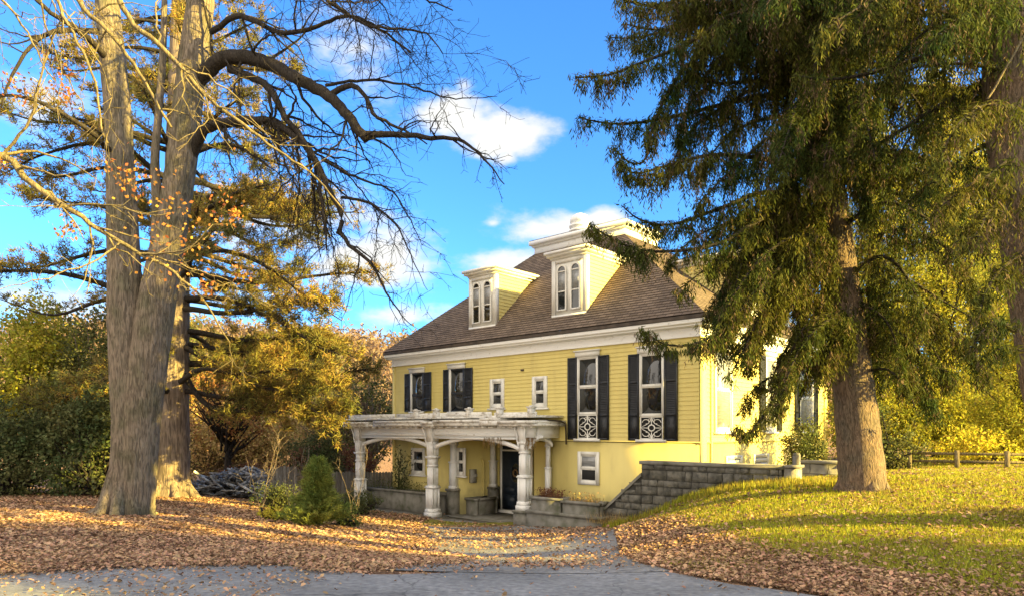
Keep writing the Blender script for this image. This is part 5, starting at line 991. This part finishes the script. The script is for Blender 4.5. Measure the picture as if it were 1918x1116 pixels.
# a second tree just outside the left edge, whose pale sunlit limbs reach across in front
b2 = np.array([-11.8, 9.6, h1(-11.8, 9.6)]); r2 = empty('ash_tree', tuple(b2)); tag(r2, 'bare tree outside the left edge whose pale sunlit limbs cross in front of the maple', 'tree')
mb = MB(); mb.tube([(0,0,-.3),(.1,0,1.5),(.1,.1,4),(.3,.1,7),(.6,.2,11),(.8,0,14)], [.42,.34,.3,.26,.18,.06], 16, True, .06, rng); mb.build('trunk', M['bark_maple'], r2, smooth=True)
sp2 = [([(-420,180,9.6),(-200,240,9.8),(0,290,10),(60,345,10),(130,392,10),(200,440,10.1),(260,475,10.2),(320,505,10.3),(380,560,10.4),(430,640,10.5)], .085, dict(maxl=3, spacing=.55, ratio=.42, droop=.05, r_end=.12)),
 ([(0,295,10),(40,245,9.9),(65,190,9.8),(95,80,9.8),(140,20,9.8)], .03, dict(maxl=3, spacing=.4, ratio=.4, droop=0, r_end=.3)),
 ([(-380,-380,9.6),(-100,-160,9.8),(110,-40,10),(160,20,10),(205,60,10),(250,120,10.1),(290,190,10.2),(320,240,10.3)], .075, dict(maxl=3, spacing=.9, ratio=.35, droop=.05, r_end=.25)),
 ([(-350,-500,9.6),(0,-220,9.8),(195,-40,10),(225,10,10),(260,55,10),(320,105,10.1),(400,195,10.3),(450,230,10.4),(530,290,10.6),(600,340,10.8),(660,420,11)], .08, dict(maxl=3, spacing=.9, ratio=.35, droop=.1, r_end=.12)),
 ([(-350,-400,9.6),(-100,-240,9.7),(60,-100,9.8),(105,0,9.8),(150,90,9.8),(180,160,9.9),(188,230,10),(200,270,10)], .045, dict(maxl=3, spacing=.5, ratio=.4, droop=.1, r_end=.3)),
 ([(-400,100,9.6),(-200,20,9.4),(-40,-20,9.3),(30,30,9.3),(70,100,9.3),(100,150,9.3)], .04, dict(maxl=3, spacing=.45, ratio=.4, droop=.1, r_end=.2)),
 ([(260,475,10.2),(340,470,10.0),(380,440,9.9),(400,420,9.9)], .02, dict(maxl=2, spacing=.3, ratio=.5, droop=0, r_end=.3)),
 ([(120,385,10),(200,382,9.9),(260,400,9.8),(320,400,9.8)], .018, dict(maxl=2, spacing=.3, ratio=.5, droop=0, r_end=.3))]
limbs(r2, b2, sp2, 'bark_pale', rng)
lm = MB()
for px, py, d, n, s in ((30,166,10,60,.10),(112,152,10,70,.13),(126,180,10,40,.07),(124,428,10,50,.08),(455,515,10.3,34,.07),(385,540,10.3,46,.07),(440,404,10.2,34,.05),(10,300,10,40,.08),(235,325,10,60,.14),(250,350,10,40,.16),(310,400,10,60,.3),(420,390,10.2,50,.25),(350,450,10.1,80,.35),(85,100,9.8,10,.03)):
    c = P(px, py, d)-b2; b = c+rng.normal(size=(n, 3))*s; blades(lm, b, rand_dirs(rng, n), .065*(.6+.7*rng.random(n)), .024, rng, True)
lm.build('clinging_leaves', M['orangeleaf'], r2)

# --- the pine behind ---
pb = np.array([-12.3, 24.6, -.8]); pr = empty('pine_tree', tuple(pb)); tag(pr, 'broad pine behind the maple, with long level branches and golden-lit needle tufts', 'tree')
mb = MB(); pp = smooth_path([pb+[0,0,-.3], P(321, 860, 24.6), P(321, 740, 24.6), P(326, 600, 24.6), P(330, 400, 24.7), P(335, 150, 24.8), P(340, -60, 24.9), np.array([-12, 25, 21])], 6)-pb
mb.tube(pp, np.interp(np.linspace(0, 1, len(pp)), [0,.1,.25,.5,.8,1], [.80,.62,.60,.48,.3,.06]), 22, True, .05, rng)
for k in range(7): a = 2*pi*k/7; d = np.array([cos(a), sin(a), 0]); mb.tube([d*.3+[0,0,1.0], d*.5+[0,0,.5], d*.75+[0,0,.15], d*1.2+[0,0,-.2]], [.16,.2,.16,.08], 7)
mb.build('trunk', M['bark_pine'], pr, smooth=True)
bm, fm = MB(), MB()
def pine_branch(path, r, dens=1.0):
    p, t = resample(path, .2); bm.tube(p, np.maximum(r*(1-t*.85), .01), 6); L = len(p)*.2
    for k in range(int(L*5.2*dens*(.35+1.2*rng.random()))):
        a = int(len(p)*(.28+.72*rng.random()**.8)); a = min(a, len(p)-2); tg = p[a+1]-p[a]; tg /= np.linalg.norm(tg); d = tg*.8+rand_dirs(rng, 1)[0]*.8; d[2] = d[2]*.75+.05; d /= np.linalg.norm(d); l = (.5+1.2*rng.random())*(1-.5*t[a])
        q = np.array([p[a], p[a]+d*l*.5, p[a]+d*l+[0,0,.12*l]]); bm.tube(q, [.018,.012,.006], 3, cap=False); 
        m = int(3+l*4); s = .35+.65*rng.random(m)[:, None]; c = q[0]*(1-s)+q[2]*s+rng.normal(size=(m, 3))*.11; nn = 15
        b = np.repeat(c, nn, 0)+rng.normal(size=(m*nn, 3))*.05; dd = rand_dirs(rng, m*nn)+d*.5; dd[:, 2] += .25; dd /= np.linalg.norm(dd, axis=1)[:, None]; blades(fm, b, dd, .19*(.7+.6*rng.random(m*nn)), .03, rng)
TX = lambda z: np.array([np.interp(z, pp[:, 2], pp[:, c]) for c in range(3)])
for k in range(84):
    z = 3.6+16*rng.random()**1.05; az = rng.random()*2*pi; o = TX(z); l = (7.2*(1-(z-3)/21)**.8+.6)*(.65+.45*rng.random())
    n = 8; s = np.linspace(0, 1, n); dx = np.array([sin(az), cos(az)]); bend = rng.normal()*.12
    
    if z < 6.5 and sin(az) < -.2 and rng.random() < .75: continue
    q = np.stack([o[0]+dx[0]*s*l-dx[1]*bend*l*s*s, o[1]+dx[1]*s*l*.85+dx[0]*bend*l*s*s, o[2]+l*(.10*s-.22*s**2+.14*s**4+.03*np.sin(s*7+az))], 1); pine_branch(smooth_path(q, 3), .05+.012*l)
# branches traced at the photograph's right side of the crown
for lst in ([(330,560,24.6),(420,560,24),(520,600,23),(600,650,22.5),(670,670,22)], [(330,640,24.6),(400,680,24),(480,720,23),(560,745,22.5),(620,800,22)], [(330,480,24.6),(420,470,24),(500,500,23),(580,560,22.6),(640,600,22.4)], [(330,400,24.6),(420,360,24),(500,370,23.4),(560,420,23),(600,450,22.8)],
            [(330,300,24.6),(420,270,24),(500,300,23.4),(560,320,23)], [(330,680,24.6),(390,760,24),(470,770,23.2),(560,770,22.6),(650,762,22.4)], [(320,560,24.6),(200,560,24),(100,590,23.5),(0,560,23)], [(320,640,24.6),(230,690,24),(130,740,23.5),(60,760,23)], [(320,480,24.6),(200,470,24),(80,500,23.5),(-20,510,23)], [(320,340,24.6),(200,270,24),(80,290,23.5),(0,330,23)],[(330,720,24.6),(380,690,23),(450,700,22.5),(560,690,22),(640,720,21.8)]):
    pine_branch(smooth_path(px_path(lst)-pb, 4), .11, 1.15)
bm.build('branches', M['bark_dark'], pr); o = fm.build('crown', M['pine_needles'], pr); print('pine', len(o.data.polygons))

# --- small things at the left of the porch ---
def juniper(x, y, label):
    z = h1(x, y); root = empty('juniper_bush', (x, y, z)); tag(root, label, 'bush'); rng = np.random.default_rng(70); fm, bm = MB(), MB()
    bm.tube([(0,0,-.1),(.02,0,.8),(.05,0,1.55)], [.05,.035,.01], 6)
    for k in range(380):
        z0 = 1.8*rng.random()**1.15; az = rng.random()*2*pi; R_ = np.interp(z0, [0,.35,.8,1.5,1.85], [.95,.85,.40,.30,.04])*(.6+.5*rng.random())
        if z0 < .55: R_ *= 1.0
        d = np.array([cos(az), sin(az), .55]); tip = np.array([cos(az)*R_, sin(az)*R_, z0*.92+R_*.25+.05]); b0 = np.array([0, 0, z0*.8]); m = 9; s = .3+.7*rng.random(m)[:, None]; c = b0*(1-s)+tip*s
        nn = 13; b = np.repeat(c, nn, 0)+rng.normal(size=(m*nn, 3))*.035; dd = rand_dirs(rng, m*nn)*.6+d*.7; dd /= np.linalg.norm(dd, axis=1)[:, None]; blades(fm, b, dd, .09*(.7+.6*rng.random(m*nn)), .018, rng)
    bm.build('stem', M['bark_dark'], root); fm.build('crown', M['juniper'], root)
juniper(-4.85, 17.05, 'small pointed green juniper bush on the leaf-covered lawn before the porch')
clump_tree('yellow_shrub', 'low lemon-yellow sunlit shrub at the left foot of the juniper', 'shrub', -6.1, 17.6, [(0,0,.22,.42,.3,.22)], 46, 30, .1, .05, 'yellowleaf', 71, twigs=12)
clump_tree('yellow_shrub', 'yellow-green shrub peeping out right of the juniper by the column', 'shrub', -4.3, 17.9, [(0,0,.28,.34,.3,.28)], 46, 30, .1, .05, 'juniper', 72, twigs=12)
clump_tree('lavender_shrub', 'grey-green bushy plant at the foot of the left porch column', 'shrub', -5.3, 23.6, [(0,0,.4,.9,.4,.4)], 70, 40, .15, .09, 'darkleaf', 73, up=.8, twigs=20, elong=3)
clump_tree('lavender_shrub', 'grey-green low plant left of the juniper before the grey fence', 'shrub', -8.0, 23.2, [(0,0,.4,.9,.4,.45)], 70, 40, .15, .09, 'darkleaf', 74, up=.8, twigs=20, elong=3)
def bare_sapling(x, y, label, seed, h=2.2, n=7, group='pale leafless saplings behind the juniper', spread=.5):
    rng = np.random.default_rng(seed); z = h1(x, y); root = empty('bare_sapling', (x, y, z)); tag(root, label, 'sapling', group); mb = MB()
    for k in range(n):
        a = rng.random()*2*pi; l = h*(.6+.5*rng.random()); e = np.array([cos(a)*spread*l*.5, sin(a)*spread*l*.4, l]); twig_tree(mb, np.array([[0,0,-.05], e*.5+rng.normal(size=3)*.06, e]), .010, rng, 0, 2, .28, .4, -.1, .3, .3)
    mb.build('stems', M['bark_pine'], root)
bare_sapling(-6.3, 19.6, 'pale many-stemmed leafless sapling just behind the left side of the juniper', 80, 2.2, 4)
bare_sapling(-7.9, 21.5, 'pale leafless sapling leaning left in front of the brush pile', 81, 2.6, 3, spread=.7)
bare_sapling(-5.3, 22.6, 'thin leafless sapling between the juniper and the left porch column', 82, 2.0, 2)
# a stump stake beside the yellow shrub
p = P(510, 940, 17.9); z = h1(p[0], 17.9); o = empty('wooden_stake', (p[0], 17.9, z)); tag(o, 'short pale wooden stake sticking up behind the yellow shrub', 'stake'); mb = MB(); mb.tube([(0,0,-.1),(-.01,0,.3),(-.03,0,.36)], [.05,.04,.025], 7); mb.build('stake', M['bark_pale'], o)
# brush and log pile on the bank
def brush_pile():
    rng = np.random.default_rng(90); c = P(445, 915, 27.5); z = h1(c[0], 27.5); root = empty('brush_pile', (c[0], 27.5, z)); tag(root, 'heap of grey bleached branches and rubble right of the pine trunk', 'brush pile')
    mb = MB()
    for k in range(420):
        x = rng.normal()*1.25; x = np.clip(x, -2.3, 2.6); y = rng.normal()*.5; hz = 1.05*math.exp(-(x/1.7)**2)*rng.random(); l = .3+.8*rng.random(); a = rng.normal()*.5+(0 if rng.random() < .7 else 1.5); e = rng.normal()*.3
        d = np.array([cos(a)*cos(e), sin(a)*cos(e), sin(e)])*l; p0 = np.array([x, y, hz+.05]); mb.tube([p0-d/2, p0+rng.normal(size=3)*.05, p0+d/2], np.array([1, .9, .6])*(.02+.04*rng.random()), 5)
    mb.build('bleached_branches', mat('bleached_wood', (.42, .42, .42), (.16, .15, .14), .9, (5,5,5), 1, island=.5), root)
    mb = MB()
    for k in range(120):
        x = np.clip(rng.normal()*1.3, -2.5, 2.5); y = rng.normal()*.45; hz = .75*math.exp(-(x/1.8)**2)*rng.random(); s = .1+.16*rng.random(); q = rand_dirs(rng, 8)*s*[1, .8, .6]+[x, y, hz]
        mb.add(q, [(0,1,2),(0,2,3),(1,3,4),(2,5,6),(5,6,7),(4,5,7),(3,6,0),(1,5,2)])
    tag(mb.build('rubble', M['stone'], root), kind='stuff')
brush_pile()
# bank of earth behind the pile
def bank():
    xs = np.linspace(-17, -4.6, 50); ys = np.linspace(28.2, 34, 16)
    def zf(X, Y): return H(X, Y)-.05+np.interp(X, [-17,-14,-11,-8,-4.6], [0,.5,1.2,1.7,0])*np.sin(np.clip((Y-28.2)/5.8, 0, 1)*pi)**.7
    V, f = grid_mesh(xs, ys, zf); mb = MB(); mb.add(V, f); tag(mb.build('bank', mat('dark_bank_soil', (.06,.045,.03), (.12,.09,.05), .95, (2,2,2), 1, bump=1, bscale=6, bdist=.1), smooth=True), kind='structure')
bank()
# board fence
def fence(px0, px1, d0, d1, ytop, label, group):
    p0, p1 = P(px0, ytop, d0), P(px1, ytop, d1); L = math.hypot(p1[0]-p0[0], d1-d0); a = math.atan2(d1-d0, p1[0]-p0[0]); z = min(h1(p0[0], d0), h1(p1[0], d1))-.1; root = empty('board_fence', (p0[0], d0, z), a); tag(root, label, 'fence', group)
    rng = np.random.default_rng(int(px0)); n = int(L/.135); h0, h1_ = p0[2]-z, p1[2]-z; mb = MB()
    for k in range(n):
        x = k*L/n; t = k/n; h = h0*(1-t)+h1_*t+rng.normal()*.015; w = L/n*.5-.008; mb.add([(x-w,-.012,0),(x+w,-.012,0),(x+w,-.012,h-.05),(x,-.012,h),(x-w,-.012,h-.05),(x-w,.012,0),(x+w,.012,0),(x+w,.012,h-.05),(x,.012,h),(x-w,.012,h-.05)], [(0,1,2,3,4),(9,8,7,6,5)]); mb.add([(x-w,-.012,0),(x-w,.012,0),(x-w,.012,h-.05),(x-w,-.012,h-.05)], [(0,1,2,3)]); mb.add([(x+w,-.012,0),(x+w,.012,0),(x+w,.012,h-.05),(x+w,-.012,h-.05)], [(0,1,2,3)])
    mb.build('boards', M['wood_grey'], root); r = MB()
    for zz in (.35, h0-.4): r.box(-.1, L, .014, .06, zz, zz+.09)
    r.build('rail', M['wood_grey'], root)
fence(512, 560, 27.2, 27.4, 872, 'grey board fence panel between the brush pile and the juniper', 'grey board fences')
fence(606, 745, 27.6, 29.6, 882, 'grey board fence running behind the left porch column', 'grey board fences')
# dry plants in the planters
def tuft(x0, x1, y0, y1, zb, n, h, matn, label, cat='dry plants', leafy=False, seed=0):
    rng = np.random.default_rng(seed+100); cx, cy = (x0+x1)/2, (y0+y1)/2; wx, wy = h2w(cx, cy); mb = MB()
    b = np.stack([rng.uniform(x0-cx, x1-cx, n), rng.uniform(y0-cy, y1-cy, n), np.zeros(n)], 1); d = rng.normal(size=(n, 3))*.28; d[:, 2] = 1; d /= np.linalg.norm(d, axis=1)[:, None]; blades(mb, b, d, h*(.4+.7*rng.random(n)), .010, rng)
    if leafy:
        m = n; i = rng.integers(0, n, m); t = rng.random(m)[:, None]; blades(mb, b[i]+d[i]*h*.9*t, rand_dirs(rng, m), .06, .02, rng, True)
    o = mb.build(cat.replace(' ', '_').replace('dry_plants', 'dry_grass_tuft'), M[matn]); o.location = (wx, wy, ZB+zb); o.rotation_euler = (0, 0, HR); tag(o, label, 'plant')
tuft(x1+.25, x2-.2, PY-.2, PY+.15, .97, 420, .42, 'rust', 'rusty dry grass tuft in the planter box beside the right porch column', seed=1, leafy=True)
tuft(x2+.15, x3-.15, PY-.2, PY+.15, .93, 200, .42, 'straw', 'sparse straw-coloured weeds in the planter box by the stair wall', seed=2, leafy=True)
tuft(hx(700,-.1), hx(840,-.1)-.3, -.55, -.15, .66, 380, .55, 'olive', 'low straggly green plants in the dark planter behind the left arch', seed=3, leafy=True)
tuft(xs0-.1, xw0+.5, PY-.55, PY-.1, .5, 500, .4, 'straw', 'dry tall grass at the foot of the sloping stair wall', seed=4)
def climber():
    rng = np.random.default_rng(111); x, y = hx(752, -.2), -.3; wx, wy = h2w(x, y); o = empty('climbing_shrub', (wx, wy, ZB+.66), HR); tag(o, 'dark leafy climbing shrub against the yellow wall under the left arch', 'shrub'); mb, fm = MB(), MB()
    for k in range(7):
        e = np.array([rng.normal()*.35, .1, 1.1+.7*rng.random()]); twig_tree(mb, np.array([[rng.normal()*.1, 0, 0], e*.5+rng.normal(size=3)*.08, e]), .018, rng, 0, 2, .25, .35, 0, .2, .3)
        s = rng.random(70)[:, None]; b = e*s+rng.normal(size=(70, 3))*.13; blades(fm, b, rand_dirs(rng, 70), .08, .03, rng, True)
    mb.build('stems', M['bark_dark'], o); fm.build('leaves', M['darkleaf'], o)
climber()
# broad evergreens outside the view on the right: they cast the wide shade on the road and the front lawn
G3 = 'evergreens outside the view that shade the lawn'
clump_tree('shade_evergreen', 'broad evergreen right of the view shading the front leaves and road', 'tree', 24, -1.6, [(0,0,3.5,3.4,3.2,3.4),(0,0,8,3.2,2.6,3.4)], 640, 40, .6, .3, 'spruce_needles', 120, 9, .35, G3, 0, twigs=20)
clump_tree('shade_evergreen', 'second broad evergreen, behind the camera at right, shading the road', 'tree', 26, -9.0, [(0,0,4,4.0,3.6,4),(0,0,8,3.4,3.2,3.2)], 600, 40, .6, .3, 'spruce_needles', 121, 9, .35, G3, 0, twigs=20)
clump_tree('shade_evergreen', 'slim low evergreen right of the view that shades a band across the lawn', 'tree', 22, 4.6, [(0,0,2.5,.55,.5,2.6)], 90, 40, .3, .2, 'spruce_needles', 122, 3, .1, G3, 0, twigs=5)
